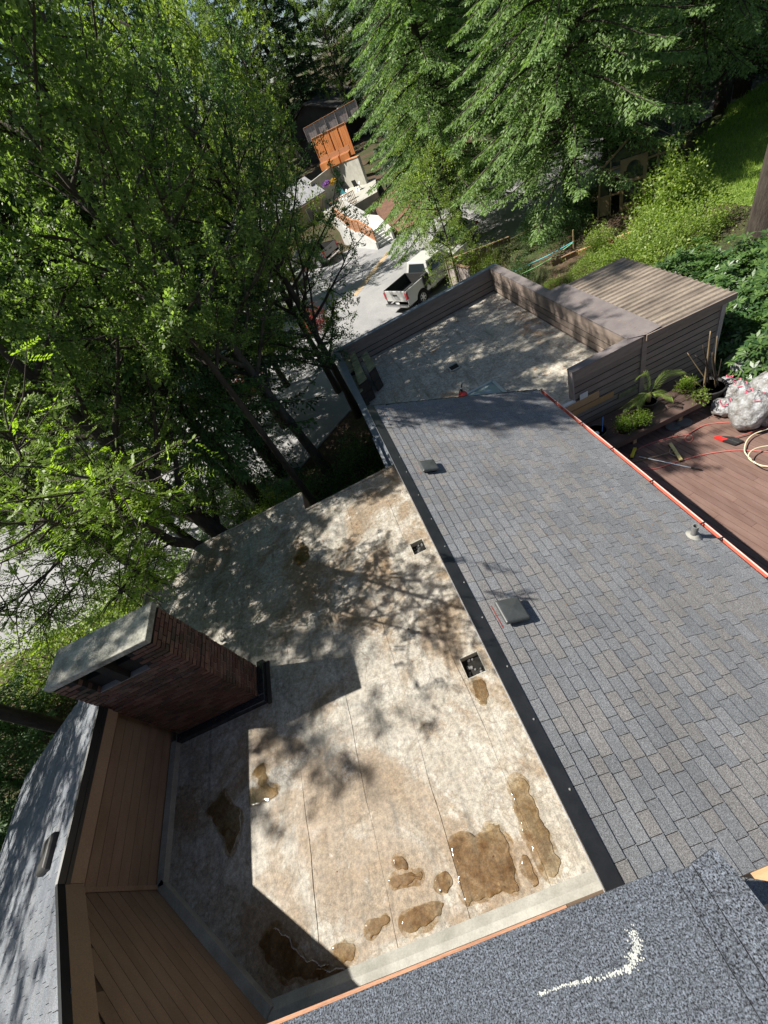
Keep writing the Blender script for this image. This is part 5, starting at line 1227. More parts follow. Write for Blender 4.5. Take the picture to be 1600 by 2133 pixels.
def conifer(seed, H, r0, lo, R0, dens=1.0, matl='needle', bark='bark', droop=.55, spray=.20, gap=.55, per=9, pw=.75, nb=5):
    g = np.random.default_rng(seed); tb = MB()
    tb.tube([(0.05 * math.sin(i + seed), .05 * math.cos(i * 1.3), H * i / 8) for i in range(9)], [r0 * (1.2 if i == 0 else 1) * (1 - .95 * i / 8) for i in range(9)], 10)
    A, B = [], []; z = lo; i = 0
    while z < H - .3:
        for b in range(nb):
            az = i * .7 + b * 2 * math.pi / nb + g.normal() * .22; f = (z - lo) / (H - lo)
            L = R0 * max(.06, (1 - f)) ** pw * (.75 + .45 * g.random()); 
            if f < .08: L *= .75 + .25 * g.random()
            zz = z + g.random() * gap; o = np.array([math.cos(az), math.sin(az), 0]); s = np.array([-o[1], o[0], 0]); n = 8
            P = [np.array([0, 0, zz]) + o * L * t + np.array([0, 0, L * (.22 * t - droop * t * t + .18 * t ** 5)]) + s * .06 * L * math.sin(2 * t + b) * t for t in np.linspace(0, 1, n + 1)]
            tb.tube(P[::2], [max(.006, .012 * L * (1 - .85 * k / 4)) for k in range(5)], 4, False)
            nt = max(4, int(L * 5.2 * dens))
            for k in range(nt):
                t = .16 + .84 * (k + g.random() * .6) / nt; ff = t * n; a = min(int(ff), n - 1); q = P[a] * (1 - (ff - a)) + P[a + 1] * (ff - a); ax = norm(P[a + 1] - P[a])
                sd = 1 if k % 2 else -1; l = (.16 + .36 * L * (1 - t) ** .8 * (.6 + .5 * g.random())); l = min(l, 1.25)
                d = norm(ax * .75 + s * sd * .85 + np.array([0, 0, -.25 - .35 * g.random()])); A.append(q); B.append(q + d * l)
            A.append(P[n - 1]); B.append(P[n] + norm(P[n] - P[n - 1]) * .12)
        z += gap * (.8 + .4 * g.random()); i += 1
    A = np.array(A); B = np.array(B); n = len(A)
    idx = np.repeat(np.arange(n), per); N = len(idx); t = (np.tile(np.arange(per), n) + g.random(N)) / per; t = t[:, None]
    ax = norm(B[idx] - A[idx]); Lw = np.linalg.norm(B[idx] - A[idx], axis=1, keepdims=True)
    side = norm(np.cross(ax, np.array([0, 0, 1.0]) + g.normal(size=(N, 3)) * .25)); sg = np.where(np.arange(N) % 2 == 0, 1.0, -1.0)[:, None]
    d = norm(ax * .8 + side * sg * .75 * (t < .9) + np.array([0, 0, -.18]) + g.normal(size=(N, 3)) * .18)
    c = A[idx] * (1 - t) + B[idx] * t; L = spray * (.6 + .6 * g.random(N))[:, None] * (1.05 - .35 * t); w = norm(np.cross(d, np.array([0, 0, 1.0]) + g.normal(size=(N, 3)) * .5)) * L * .20
    V = np.stack([c - w * .4, c + d * L * .55 - w, c + d * L, c + d * L * .55 + w], 1)
    return tb.mesh('trunk', M[bark], True), quads_mesh('crown', V, M[matl])
def shrub(seed, rx, ry, h, n, leaf=.05, asp=.6, matl='leaf_yellow', stems=10, lump=.25, shell=.55):
    g = np.random.default_rng(seed); d = norm(g.normal(size=(n, 3))); d[:, 2] = np.abs(d[:, 2]) * 1.1 - .1
    ph = g.random(6) * 6; a = np.arctan2(d[:, 1], d[:, 0]); lm = 1 + lump * (np.sin(2 * a + ph[0] + 3 * d[:, 2]) * .5 + np.sin(4 * a + ph[1] - 4 * d[:, 2]) * .4 + np.sin(7 * a + ph[2] + 7 * d[:, 2]) * .3)
    r = (shell + (1 - shell) * g.random(n) ** .6) * lm; c = d * r[:, None] * np.array([rx, ry, h]) + g.normal(size=(n, 3)) * .03
    c[:, 2] = np.maximum(c[:, 2], .02)
    V = leaves_on(c, c + norm(d + g.normal(size=(n, 3)) * .7) * leaf * 1.5, 1, leaf, asp, g, .02, .7, .6); tb = MB()
    for i in range(stems):
        e = d[i] * np.array([rx, ry, h]) * .8; e[2] = max(e[2], h * .4); tb.tube(smooth_path([(g.normal() * .08, g.normal() * .08, -.1), tuple(e * np.array([.4, .4, .6])), tuple(e)], 3), [.016] * 3 + [.011] * 2 + [.006, .004], 5)
    return tb.mesh('stems', M['twig']), quads_mesh('foliage', V, M[matl])
def rosette_shrub(seed, rx, ry, h, n, leaf=.14, matl='rhodo'):
    """rhododendron: whorls of long leaves at the shoot tips"""
    g = np.random.default_rng(seed); d = norm(g.normal(size=(n, 3))); d[:, 2] = np.abs(d[:, 2]) * 1.15 - .12
    a = np.arctan2(d[:, 1], d[:, 0]); lm = 1 + .14 * np.sin(3 * a + seed + 3 * d[:, 2]) + .10 * np.sin(6 * a - 5 * d[:, 2] + seed)
    c = d * ((.72 + .28 * g.random(n)) * lm)[:, None] * np.array([rx, ry, h]); c[:, 2] = np.maximum(c[:, 2], .05)
    ax = norm(d + np.array([0, 0, .7]) + g.normal(size=(n, 3)) * .35); out = []
    u = norm(np.cross(ax, g.normal(size=(n, 3)))); v = np.cross(ax, u)
    for k in range(8):
        t = k * 2 * math.pi / 8 + g.random(n) * .4; e = norm(u * np.cos(t)[:, None] + v * np.sin(t)[:, None] + ax * (.15 + .35 * g.random(n))[:, None]); L = leaf * (.75 + .5 * g.random(n))[:, None]; s = np.cross(e, ax); s = norm(s) * L * .17
        b = c + e * .015; mdl = b + e * L * .5 + ax * L * .06; tip = b + e * L - ax * L * .06
        out.append(np.stack([b, mdl - s, tip, mdl + s], 1))
    tb = MB()
    for i in range(14): e = c[i]; tb.tube(smooth_path([(g.normal() * .1, g.normal() * .1, -.2), tuple(e * np.array([.5, .5, .5])), tuple(e)], 3), [.025] * 3 + [.016] * 2 + [.01, .008], 5)
    return tb.mesh('stems', M['twig']), quads_mesh('foliage', np.concatenate(out), M[matl])

def plant(name, meshes, label, cat, loc, rz=0.0, sc=1.0, group=None, parts=('trunk', 'crown'), tilt=(0, 0)):
    o = thing(name, label, cat, loc, 0, group); o.rotation_euler = (tilt[0], tilt[1], rz); o.scale = (sc, sc, sc) if isinstance(sc, (int, float)) else sc
    for n, me in zip(parts, meshes): link(n, me, o)
    return o
def g_at(x, y): return float(gz(x, y)) - .05

# ---- the trees beside the flat roof and across the left of the view
birch = broadleaf(11, 15, .21, 4.4, 3.8, 32, .075, 40, .62, .15, (.0, .0), 7, 6, 'leaf_mid', 'bark_grey')
alder = broadleaf(23, 15, .22, 3.0, 4.2, 32, .08, 40, .62, .2, (0, 0), 7, 6, 'leaf_dark', 'bark')
maple = broadleaf(31, 13, .18, 2.0, 4.0, 30, .085, 38, .7, .3, (0, 0), 7, 6, 'leaf_mid', 'bark')
bright = broadleaf(37, 12, .16, 1.6, 3.6, 30, .085, 38, .55, .25, (0, 0), 7, 6, 'leaf_yellow', 'bark')
wide_fir = conifer(41, 24, .38, 2.6, 4.6, 1.0, 'needle', 'bark', .50, .22, .62, 9)
forest_fir = conifer(45, 24, .24, 1.0, 4.3, 1.35, 'needle', 'bark', .50, .36, .62, 9)
forest_dark = conifer(46, 24, .24, 1.0, 4.3, 1.35, 'needle_dark', 'bark', .55, .36, .66, 9)
dark_fir = conifer(43, 24, .36, 2.2, 4.6, .95, 'needle_dark', 'bark', .55, .24, .70, 8)
lit_spruce = conifer(47, 20, .30, 2.2, 5.2, 1.25, 'needle_lit', 'bark', .62, .21, .46, 16, .8, 6)

x, y, _ = pol(-11, 14.4); plant('birch_tree', birch, 'tall tree with mottled grey trunk right beside the flat roof corner', 'tree', (x, y, g_at(x, y)), 1.0, 1.0, tilt=(-.02, -.03))
x, y, _ = pol(-16.9, 16.8); plant('fir_tree', dark_fir, 'big dark fir whose thick trunk crosses the left of the view', 'tree', (x, y, g_at(x, y)), .4, 1.05, None, ('trunk', 'crown'))
G = 'leafy trees filling the left of the view'
for i, (az, dd, ms, sc, rz, lab) in enumerate((
        (-24, 17.5, alder, .95, .3, 'dark leafy tree left of the big fir trunk'),
        (-2.0, 17.5, alder, .82, 1.7, 'dark leafy tree whose branch tips reach over the driveway by the garage'),
        (-34, 16.5, maple, .95, 2.2, 'leafy tree near the left edge above the locust branches'),
        (-9.0, 24.5, bright, 1.1, 4.0, 'sunlit yellow green tree between the big fir and the steps'),
        (-1.0, 37.0, bright, .85, 3.3, 'sunlit leafy tree just left of the orange fence'),
        (-12, 23.0, maple, 1.1, 5.0, 'leafy tree behind the big fir trunk'),
        (-21, 27.0, bright, 1.2, .9, 'yellow green tree far left behind the dark ones'),
        (-29, 25.0, alder, 1.1, 2.9, 'dark leafy tree by the left edge beyond the maple'),
        (-40, 22.0, maple, .9, 4.4, 'leafy tree low at the left edge across the drive'),
        (-3.0, 20.5, bright, (1.02, 1.02, 1.3), 2.6, 'dark leafy tree just behind the mottled trunk'),
        (-14.5, 36.0, maple, .85, .4, 'leafy tree across the drive behind the big fir'),
        (-24, 36.0, bright, 1.3, 1.9, 'sunlit leafy tree across the drive at the far left'),
        (-6.5, 42.0, bright, .95, 3.0, 'leafy tree across the drive left of the tan house'))):
    x, y, _ = pol(az, dd); plant('leafy_tree', ms, lab, 'tree', (x, y, g_at(x, y)), rz, sc, G)

left_fir = conifer(49, 21, .26, 3.4, 3.9, 1.15, 'needle', 'bark', .60, .20, .52, 14, .8, 6)
x, y, _ = pol(-22.5, 15.5); plant('fir_tree', left_fir, 'feathery fir with drooping sprays near the left edge', 'tree', (x, y, g_at(x, y)), 1.1, .95)
x, y, _ = pol(-12.5, 20.5); plant('fir_tree', left_fir, 'feathery fir behind the mottled trunk', 'tree', (x, y, g_at(x, y)), 2.7, .95)
# leaning locust by the roof edge: trunk and limbs follow what shows in front of the leaves
def lean_tree():
    g = np.random.default_rng(5); o = thing('locust_tree', 'bright green locust leaning away from the flat roof corner with bare dark limbs', 'tree', (-5.2, 9.0, -4.2)); base = np.array([-5.2, 9.0, -4.2]); tb = MB()
    tr = [np.array([-5.2, 9.0, -4.2]), at(440, 1165, -1.5), at(402, 1148, .05) + np.array([0, .25, 0]), at(360, 1128, .75), at(318, 1104, 1.35)]
    for k in (1,): tr[k][1] = 8.9; tr[k][0] = -5.45
    LM = [[tr[-1], at(270, 1092, 2.0), at(200, 1085, 2.6), at(120, 1060, 3.4), at(60, 1040, 4.0)],
          [tr[-1], at(300, 1075, 2.0), at(270, 1045, 2.7), at(248, 1030, 3.6), at(225, 1000, 4.6)],
          [at(270, 1092, 2.0), at(225, 1105, 2.5), at(160, 1105, 3.2), at(100, 1085, 4.4)],
          [at(360, 1128, .75), at(310, 1160, 1.0), at(280, 1190, 1.4), at(250, 1240, 1.9)],
          [tr[-1], at(290, 1090, 3.0), np.array([-7.6, 8.6, 4.6]), np.array([-8.2, 8.0, 6.4])],
          [at(200, 1085, 2.6), np.array([-9.6, 8.2, 4.0]), np.array([-10.4, 7.4, 5.6])],
          [at(300, 1075, 2.0), np.array([-6.8, 8.2, 3.8]), np.array([-7.0, 7.5, 5.4])],
          [at(200, 1085, 2.6), at(140, 1150, 2.4), at(60, 1230, 2.2), at(-20, 1280, 2.0)],
          [at(270, 1092, 2.0), at(200, 1170, 1.6), at(130, 1250, 1.3), at(80, 1290, 1.1)],
          [at(120, 1060, 3.4), at(60, 980, 4.2), at(20, 900, 5.0)],
          [at(270, 1092, 2.0), np.array([-8.0, 7.6, 3.6]), np.array([-8.6, 6.8, 5.2])]]
    tb.tube(smooth_path([tuple(p - base) for p in tr], 3), list(np.linspace(.15, .105, 13)), 10)
    A, B = [], []
    for i, l in enumerate(LM):
        P = [np.array(v) for v in smooth_path([tuple(p - base) for p in l], 4)]; n = len(P); r0 = ([.085, .06, .045, .03, .05] + [.04] * 8)[i]
        tb.tube(P, [max(.012, r0 * (1 - .75 * k / n)) for k in range(n)], 7)
        for k in range(2, n):
            for q in range(5):
                dd = norm(norm(P[k] - P[k - 1]) * .5 + g.normal(size=3) * np.array([.9, .9, .6])); Q = curve(P[k], dd, .7 + g.random() * .9, 4, -.1, g, .35)
                tb.tube(Q, [.014, .012, .009, .006, .004], 4, False)
                for z in range(6):
                    f = (.2 + .8 * g.random()) * 4; a = min(int(f), 3); s = Q[a] * (1 - (f - a)) + Q[a + 1] * (f - a); e = norm(Q[a + 1] - Q[a] + g.normal(size=3) * .7); A.append(s); B.append(s + e * (.18 + .16 * g.random()))
    A = np.array(A); B = np.array(B)
    # pinnate leaves: pairs of leaflets along each twig
    n = len(A); per = 16; idx = np.repeat(np.arange(n), per); N = len(idx); t = ((np.tile(np.arange(per) // 2, n) + .5) / (per / 2))[:, None]; ax = norm(B[idx] - A[idx]); up = norm(np.repeat(g.normal(size=(n, 3)) * .35, per, 0) + np.array([0, 0, 1.0]))
    sd = norm(np.cross(ax, up)) * np.where(np.arange(N) % 2 == 0, 1.0, -1.0)[:, None]; c = A[idx] + (B[idx] - A[idx]) * (.15 + .85 * t) + np.array([0, 0, -.03]) * t; d = norm(sd + ax * .45 + g.normal(size=(N, 3)) * .15); L = .058 * (.8 + .4 * g.random(N))[:, None]; w_ = norm(np.cross(d, up)) * L * .22
    V = np.stack([c, c + d * L * .5 + w_, c + d * L, c + d * L * .5 - w_], 1)
    link('trunk', tb.mesh('trunk', M['bark'], True), o); link('crown', quads_mesh('crown', V, M['leaf_bright']), o)
lean_tree()
x, y, _ = pol(-30, 10.7); stub = broadleaf(53, 11.2, .33, 3.6, 2.3, 18, .085, 40, .6, .2, (-.02, .02), 6, 5, 'leaf_mid', 'bark')
plant('alder_tree', stub, 'thick dark trunk standing close behind the flat roof edge', 'tree', (x - .2, y + .3, g_at(x, y)), 0)
side = broadleaf(59, 15.2, .2, 6.2, 3.7, 34, .085, 40, .6, .2, (0, 0), 7, 6, 'leaf_mid', 'bark')
plant('roofside_tree', side, 'tree left of the chimney that dapples the flat roof', 'tree', (-11.6, 6.6, -4.35), 0, 1.02)
plant('roofside_tree', side, 'second tree left of the chimney, farther along the roof edge', 'tree', (-10.0, 11.4, -4.35), 2.0, .95)
plant('roofside_tree', side, 'third tree left of the chimney, overhanging the worn left roof', 'tree', (-13.6, 4.6, -4.35), 4.1, .82)
sap = broadleaf(63, 14.4, .12, 7.0, 2.6, 30, .08, 58, .6, .2, (0, 0), 6, 6, 'leaf_mid', 'bark')
plant('sapling_tree', sap, 'slim tree close behind the junction of flat roof and garage', 'tree', (-3.0, 10.2, -4.2), 0)
# low growth under them
hedge = shrub(61, 1.2, 1.1, 1.5, 5200, .075, .6, 'leaf_dark', 12, .3, .5); bushy = shrub(67, 1.0, 1.0, 1.2, 4600, .06, .6, 'leaf_yellow', 12, .35, .45); ivy = shrub(71, 1.3, 1.3, .8, 4200, .08, .7, 'leaf_mid', 8, .4, .45)
UL = ['dark shrub against the garage wall below the flat roof', 'dark shrub at the foot of the mottled trunk, nearer the roof', 'low leafy shrub behind the one against the garage wall', 'low leafy shrub right under the step in the roof edge', 'tall dark shrub behind the mottled trunk', 'dark shrub between the mottled trunk and the driveway', 'yellow green shrub beside the thick dark trunk', 'yellow green shrub under the leaning locust', 'broad leafy shrub left of the locust', 'yellow green shrub under the trees left of the chimney', 'yellow green shrub at the left end of the bed', 'leafy shrub by the driveway edge behind the thick trunk', 'leafy shrub farthest left beside the driveway', 'smallest leafy shrub in the corner of flat roof and garage']
for i, (x, y, ms, sc) in enumerate(((-1.0, 9.6, hedge, 1.2), (-2.4, 10.3, hedge, 1.0), (-.9, 11.6, ivy, 1.2), (-3.8, 10.2, ivy, .9), (-3.6, 12.3, hedge, 1.3), (-1.2, 13.2, hedge, 1.2), (-5.4, 13.0, bushy, 1.2), (-8.1, 9.6, bushy, 1.2), (-9.4, 12.0, ivy, 1.4), (-11.5, 10.3, bushy, 1.5), (-13, 12.8, bushy, 1.3), (-6.9, 15.1, ivy, 1.3), (-15.5, 11.0, bushy, 2.0), (-1.6, 8.9, ivy, .8))):
    plant('undergrowth_shrub', ms, UL[i], 'shrub', (x, y, g_at(x, y)), i * 1.3, sc, 'shrubs in the bed below the flat roof', ('stems', 'foliage'))
red = shrub(73, .9, .9, 1.3, 3000, .07, .8, 'red_leaf', 10, .35, .4)
x, y, _ = pol(-13.8, 27); plant('red_maple_shrub', red, 'red-leaved shrub glimpsed between the big trunks', 'shrub', (x, y, g_at(x, y)), 0, 1.6, None, ('stems', 'foliage'))
x, y, _ = pol(-1.2, 30); plant('red_maple_shrub', red, 'red-leaved shrub behind the branch tips by the garage', 'shrub', (x, y, g_at(x, y)), 1, 1.2, None, ('stems', 'foliage'))
cedar = conifer(79, 8.5, .14, .4, 1.9, 1.5, 'needle', 'bark', .35, .17, .34, 10, .7, 6)
for i, (x, y, s) in enumerate(((-14.6, 6.4, 1.0), (-13.6, 3.6, .85), (-16.4, 8.8, 1.05), (-15.8, 1.2, 1.0), (-18.5, 4.5, 1.2))):
    plant('cedar_tree', cedar, ['dark cedar at the left edge just beyond the worn roof', 'lower dark cedar touching the left roof eave', 'feathery cedar above the chimney cap at the left edge', 'dark cedar at the lower left edge of the view', 'tallest dark cedar behind the left roof'][i], 'tree', (x, y, -4.4), i * 1.1, s, 'cedars left of the house')

# ---- right and centre: spruces, garden
R1 = (13.2, 21.6); plant('spruce_tree', lit_spruce, 'large sunlit spruce with drooping boughs over the greenhouse', 'tree', (R1[0], R1[1], g_at(*R1)), .5, 1.0)
plant('spruce_tree', lit_spruce, 'sunlit spruce right of the concrete steps, foliage down to the white car', 'tree', (10.9, 31.0, -4.4), 2.4, 1.1)
plant('spruce_tree', lit_spruce, 'spruce with hanging boughs at the top right of the view', 'tree', (20.8, 23.5, g_at(20.8, 23.5)), 4.0, 1.05)
for i, (x, y, ms, s, lab) in enumerate(((17.5, 33.5, wide_fir, 1.0, 'tall fir with bare lower trunk between the two sunlit spruces'), (24.5, 25.5, dark_fir, 1.0, 'dark fir at the right behind the lawn'), (27.5, 20.5, dark_fir, 1.0, 'dark fir at the far right edge'), (22.5, 32, dark_fir, 1.05, 'dark fir behind the greenhouse spruce'), (13.5, 41, wide_fir, .95, 'fir behind the white car in line with the steps'), (30, 30, dark_fir, 1.1, 'dark fir in the upper right corner'))):
    plant('fir_tree', ms, lab, 'tree', (x, y, g_at(x, y)), i * .8, s)
vine = broadleaf(83, 7.6, .09, 1.6, 2.1, 22, .065, 24, .7, .1, (-.04, 0), 6, 5, 'leaf_yellow', 'bark_grey', elev=(.1, .9))
plant('vine_maple', vine, 'yellow green small-leaved tree drooping over the white pickup cab', 'tree', (7.55, 23.5, -4.4), .2, .86)
plant('vine_maple', vine, 'second yellow green tree between the steps and the first spruce', 'tree', (10.6, 35.5, -4.4), 2.2, 1.15)
big = MB(); big.tube([(0, 0, -.5), (.02, 0, 1), (.12, .02, 5), (.3, .1, 14), (.4, .1, 24)], [.62, .50, .44, .34, .12], 14)
bt = thing('trunk_tree', 'thick dark ridged trunk at the right edge behind the rhododendrons', 'tree', (*at(1578, 545, -2.4)[:2], -2.7)); link('trunk', big.mesh('trunk', M['bark'], True), bt); o = link('crown', wide_fir[1], bt); o.location = (.25, .1, 5); o.scale = (.8, .8, .8)

rh = rosette_shrub(91, 1.5, 1.4, 1.6, 1050, .19); 
for i, (px, py, z, s) in enumerate(((1440, 560, -2.2, .95), (1510, 585, -2.2, .9), (1590, 640, -2.3, 1.0), (1575, 560, -2.3, 1.1), (1640, 700, -2.3, 1.0))):
    p = at(px, py, z + .5); plant('rhododendron', rh, ['glossy dark rhododendron beyond the corrugated shed roof, left one', 'glossy rhododendron just behind the shed roof corner', 'sunlit large-leaved rhododendron at the right edge by the shed', 'shaded rhododendron at the foot of the thick trunk', 'sunlit rhododendron reaching in from the right edge above the bags'][i], 'shrub', (p[0], p[1], z - .6), i * 1.2, s, 'rhododendrons behind the shed', ('stems', 'foliage'))
mound = shrub(97, .8, .75, .62, 9000, .042, .5, 'leaf_yellow', 6, .15, .75)
for i, (px, py, s) in enumerate(((1112, 568, 1.0), (1158, 574, 1.05), (1235, 556, 1.15))):
    p = at(px, py, -2.4); plant('garden_mound', mound, ['clipped bright green mound nearest the garage parapet corner', 'clipped bright green mound, middle of three behind the parapet', 'clipped bright green mound at the far corner of the shed roof'][i], 'shrub', (p[0], p[1], g_at(p[0], p[1]) - .05), i, s, 'clipped mounds behind the garage', ('stems', 'foliage'))
berry = shrub(101, 1.0, 1.0, 1.9, 3600, .115, .65, 'leaf_yellow', 16, .45, .35); berry2 = shrub(103, 1.1, .9, 1.2, 4200, .085, .6, 'leaf_yellow', 12, .4, .4)
for i, (px, py, ms, s, lab) in enumerate(((1385, 420, berry, 1.05, 'tall sunlit cane bush beside the greenhouse'), (1420, 400, berry, .95, 'tall sunlit bush right of the greenhouse'), (1350, 470, berry2, 1.0, 'low sunlit bush in front of the greenhouse'), (1300, 520, berry2, .95, 'yellow green bush in the middle of the garden bed'), (1380, 520, berry2, 1.05, 'yellow green bush left of the rhododendrons'), (1455, 450, berry2, 1.05, 'bush at the edge of the lawn'), (1245, 490, berry, .55, 'young rose bush by the edging timber'), (1435, 480, berry2, .8, 'pale green bush among dry stems'))):
    p = at(px, py, -1.9); plant('garden_bush', ms, lab, 'shrub', (p[0], p[1], g_at(p[0], p[1])), i * 1.7, s, 'bushes in the garden bed', ('stems', 'foliage'))
for i, (px, py) in enumerate(((1080, 545), (1165, 490), (1195, 460), (1120, 480), (1240, 430))):
    p = at(px, py, -2.4); plant('shade_shrub', hedge, ['dark shrub in the shade just behind the garage parapet', 'dark shrub near the wooden stake under the spruce', 'dark shrub left of the greenhouse corner', 'dark shrub at the board fence end under the spruce', 'dark shrub touching the greenhouse wall'][i], 'shrub', (p[0], p[1], g_at(p[0], p[1])), i, .85, 'dark shrubs under the spruce', ('stems', 'foliage'))
p = at(955, 560, -3.4); plant('fence_shrub', bushy, 'light green shrub at the nose of the white pickup', 'shrub', (8.4, 23.6, -4.4), 0, 1.25, None, ('stems', 'foliage'))
p = at(1010, 555, -2.9); plant('fence_shrub', bushy, 'small pale climber on the board fence', 'shrub', (9.2, 22.6, -3.4), 1, .8, None, ('stems', 'foliage'))
# rose blooms
for px, py, m_, lab in ((1273, 506, 'petal_r', 'dark pink rose bloom by the edging timber'),):
    p = at(px, py, -2.3); g = np.random.default_rng(3); d = norm(g.normal(size=(40, 3))); V = leaves_on(p + d * .03, p + d * .1, 2, .07, .9, g, .015); tag(link('rose_bloom', quads_mesh('rose_bloom', V, M[m_])), lab, 'flower')
for px, py, m_, lab in ((680, 382, 'petal', 'purple flowers in the trough by the patio railing'), (693, 378, 'petal_y', 'yellow flowers in the trough by the patio railing')):
    p = at_y(px, py, 49.5); g = np.random.default_rng(4); d = norm(g.normal(size=(300, 3))) * np.array([1.2, .5, .35]); V = leaves_on(p + d * .18, p + d * .3, 2, .09, .9, g, .06); tag(link('flower_clump', quads_mesh('flower_clump', V, M[m_])), lab, 'flowers', None, 'stuff')
# lawn at the right
def lawn():
    g = np.random.default_rng(8); n = 60000; x = g.uniform(15.5, 27, n); y = g.uniform(12.5, 23, n); k = (x * .45 + 9.0 < y + .4 * np.sin(x * 2)) ; k = (y > 12.8 + .3 * np.sin(x * 3)) & (y < 9 + x * .62 + .4 * np.sin(x * 2)); x, y = x[k], y[k]; z = gz(x, y); c = np.stack([x, y, z], 1); n = len(c)
    d = norm(g.normal(size=(n, 3)) * .5 + np.array([0, 0, 1.0])); V = leaves_on(c, c + d * .1, 1, .16, .12, g, .01, 0, .3); tag(link('lawn', quads_mesh('lawn', V, M['grass'])), 'sunlit lawn grass right of the greenhouse', 'grass', None, 'stuff')
lawn()
def lawn_ground():
    m = MB(); N = 22
    for i in range(N + 1):
        for j in range(N + 1):
            x = 15.6 + 11 * i / N; y0, y1 = 12.6, min(9.4 + x * .60, 23); y = y0 + (y1 - y0) * j / N; m.v.append((x, y, float(gz(x, y)) + .02))
    m.f = [(i * (N + 1) + j, (i + 1) * (N + 1) + j, (i + 1) * (N + 1) + j + 1, i * (N + 1) + j + 1) for i in range(N) for j in range(N)]
    tag(m.build('lawn_ground', M['turf'], None, True), kind='structure')
lawn_ground()
def litter():
    g = np.random.default_rng(12); n = 30000; x = g.uniform(9.2, 24, n); y = g.uniform(8.5, 23, n); k = (x < 15.6 + .5 * np.sin(y)); c = np.stack([x, y, gz(x, y) + .05], 1)[k]; V = leaves_on(c, c + g.normal(size=c.shape) * .1 + np.array([0, 0, .05]), 1, .07, .6, g, .05, .5, .9)[::3]
    tag(link('ground_cover', quads_mesh('ground_cover', V, M['leaf_yellow'])), 'leafy ground cover of the garden', 'ground cover', None, 'stuff')
    n = 26000; x = g.uniform(-18, .5, n); y = g.uniform(8.4, 16, n); k = y < 14.5 + .2 * x * 0; c = np.stack([x, y, gz(x, y) + .05], 1)[k]; V = leaves_on(c, c + g.normal(size=c.shape) * .1 + np.array([0, 0, .05]), 1, .10, .6, g, .05, .5, .9)
    tag(link('ground_cover', quads_mesh('ground_cover', V, M['leaf_dark'])), 'leafy ground cover between flat roof and driveway', 'ground cover', None, 'stuff')
litter()
def debris():
    g = np.random.default_rng(21); n = 420; x = g.uniform(-6.8, -.1, n); y = 7.4 - np.abs(g.normal(size=n)) * 2.2; k = (y > .2) & ~((x < -3.6) & (y < 4.4)); c = np.stack([x, y, np.full(n, .012)], 1)[k]
    V = leaves_on(c, c + g.normal(size=c.shape) * np.array([.1, .1, .004]), 1, .032, .5, g, .004, 3.0, .9); tag(link('leaf_debris', quads_mesh('leaf_debris', V, M['leafy_litter'])), 'fallen leaf scraps on the flat roof', 'leaf litter', None, 'stuff')
    n = 900; x = np.where(g.random(n) < .5, 6.2 - np.abs(g.normal(size=n)) * .5, g.uniform(.2, 6.2, n)); y = np.where(x > 5.2, g.uniform(9, 15.5, n), 12.3 + g.normal(size=n) * 1.2); c = np.stack([x, y, np.full(n, TZ + .012)], 1)
    V = leaves_on(c, c + g.normal(size=c.shape) * np.array([.1, .1, .004]), 1, .05, .4, g, .004, 3.0, .9); tag(link('leaf_debris', quads_mesh('leaf_debris', V, M['leafy_litter'])), 'orange brown needle litter on the garage roof', 'leaf litter', None, 'stuff')
debris()
def roof_needles():
    g = np.random.default_rng(33); n = 260; x = g.uniform(.15, 3.75, n); y = 8.0 - np.abs(g.normal(size=n)) * 2.6; k = y > .3; x, y = x[k], y[k]; c = np.stack([x, y, rz_(x) + .017], 1); d = g.normal(size=c.shape) * .1; d[:, 2] = -SL * d[:, 0]
    V = leaves_on(c, c + d, 1, .030, .35, g, .0, 4.0, .25); tag(link('leaf_debris', quads_mesh('leaf_debris', V, M['leafy_litter'])), 'scraps of leaf and needle on the grey shingles', 'leaf litter', None, 'stuff')
roof_needles()
# ---- potted plants
def palm():
    g = np.random.default_rng(14); c = at(1353, 850, BT + .05); o = thing('potted_palm', 'small palm with arching fronds in a black pot on the bench', 'palm', (c[0], c[1] + .05, BT + .22))
    tb = MB(); tb.tube([(0, 0, 0), (.01, 0, .28)], [.045, .035], 8); tb.build('trunk', M['stick'], o, True)
    tips = [(.68, -.12, .62), (-.52, -.22, .34), (-.1, .25, .72), (.3, -.35, .2), (-.6, .1, .1)]
    for i, t in enumerate(tips):
        t = np.array(t) ; P = [np.array(v) for v in smooth_path([(0, 0, .26), tuple(t * np.array([.45, .45, .85]) + np.array([0, 0, .15])), tuple(t)], 8)]; m = []; rb = MB(); rb.tube(P, list(np.linspace(.009, .003, len(P))), 4)
        for k in range(3, len(P)):
            ax = norm(P[k] - P[k - 1]); s = norm(np.cross(ax, [0, 0, 1.0]))
            for sd in (-1, 1):
                for q in (0, .5):
                    b = P[k] - (P[k] - P[k - 1]) * q; d = norm(s * sd + ax * .8 + np.array([0, 0, -.2])); L = .21 * (1 - .5 * abs(k / len(P) - .55)); w_ = np.cross(d, [0, 0, 1.0]) * .007; m.append([b, b + d * L * .5 - w_, b + d * L - np.array([0, 0, .04]), b + d * L * .5 + w_])
        fr = rb.build('frond', M['leaf_yellow'], o); link('leaflets', quads_mesh('leaflets', np.array(m), M['leaf_yellow']), fr)
palm()
herb = shrub(107, .3, .28, .42, 900, .06, .6, 'leaf_bright', 8, .3, .3)
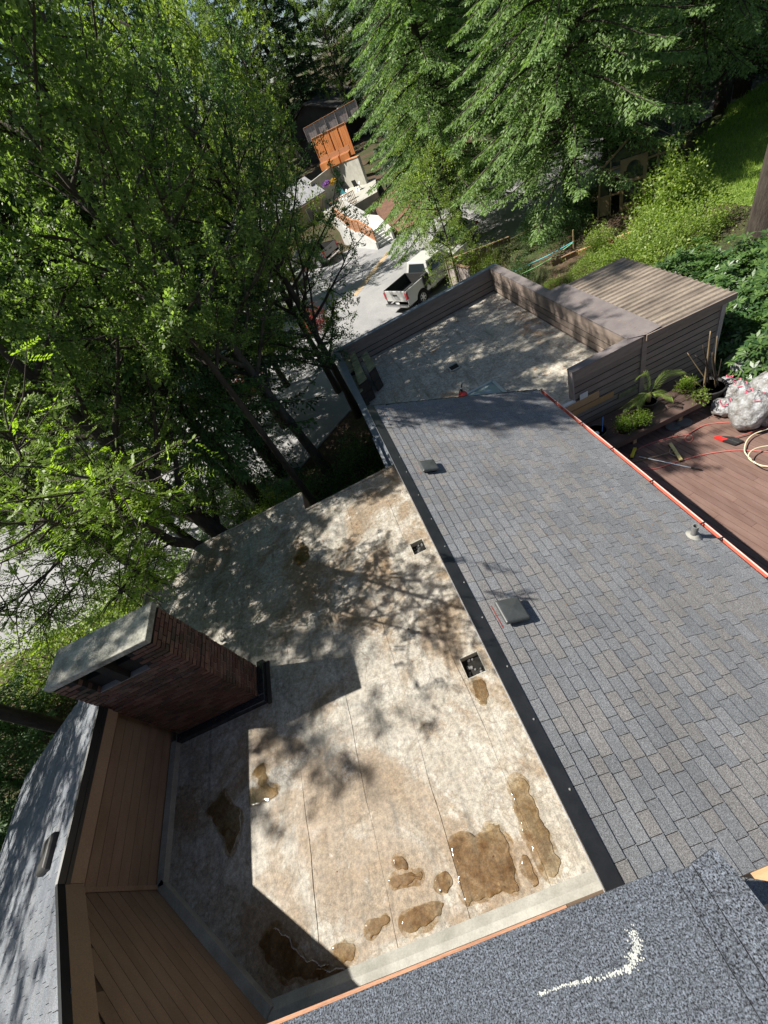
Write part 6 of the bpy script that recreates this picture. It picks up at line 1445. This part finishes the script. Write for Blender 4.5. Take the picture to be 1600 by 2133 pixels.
for px, py, s, lab in ((1300, 895, .72, 'bushy green herb in a dark pot on the bench'), (1336, 884, .68, 'lower herb in a dark pot beside the palm'), (1428, 812, .7, 'dark trailing plant in the brown bowl at the wall'), (1458, 833, .55, 'pale green succulent on the sunny end of the bench')):
    p = at(px, py, BT + .05); plant('potted_herb', herb if s > .56 else shrub(109, .3, .3, .4, 260, .11, .5, 'leaf_yellow', 4, .2, .2), lab, 'plant', (p[0], p[1], BT + (.18 if px < 1400 else .1)), px, s, 'plants on the bench', ('stems', 'foliage'))

# ---- forest wall behind
fr = random.Random(4); k = 0; SEEN = {}
LBL = ['dark fir in the forest wall behind the houses', 'green fir in the forest wall behind the houses', 'leafy tree in the forest wall behind the houses']
for row, (d0, st) in enumerate(((46, 5.5), (60, 5.0), (78, 4.2), (98, 3.8))):
    az = -46.0 + row * 1.7
    while az < 62:
        d = d0 + fr.uniform(-4, 5); ok = not (-14 < az < 13.5 and d < 70) and not (row == 0 and -20 < az < 2.5) and not (13 < az < 24 and d < 44)
        if ok:
            q = fr.random(); ki = 0 if q < .45 else 1 if q < .75 else 2; ms = (forest_dark, forest_fir, maple)[ki]; x, y, _ = pol(az, d)
            kd = ('dark fir', 'green fir', 'leafy tree')[ki]; side_ = 'at the far left' if az < -22 else 'left of the tan house' if az < -4 else 'behind the tan house' if az < 4 else 'behind the dark far house' if az < 15 else 'behind the two sunlit spruces' if az < 32 else 'behind the lawn'
            lb = '%s in the %s forest row %s' % (kd, ('nearest', 'second', 'third', 'farthest')[row], side_)
            SEEN[lb] = SEEN.get(lb, 0) + 1; n_ = SEEN[lb]; gname = lb.replace('fir in', 'firs in').replace('tree in', 'trees in')
            if n_ > 1: lb = lb.replace(kd, kd + ', ' + ('', '', 'second', 'third', 'fourth', 'fifth', 'sixth', 'seventh', 'eighth')[min(n_, 8)] + ' from left,')
            plant('forest_tree', ms, lb, 'tree', (x, y, g_at(x, y)), fr.random() * 6, fr.uniform(.95, 1.35) * (1.15 if ki == 2 else 1) * (1.2 if row == 3 else 1), gname)
        az += st * fr.uniform(.8, 1.2)
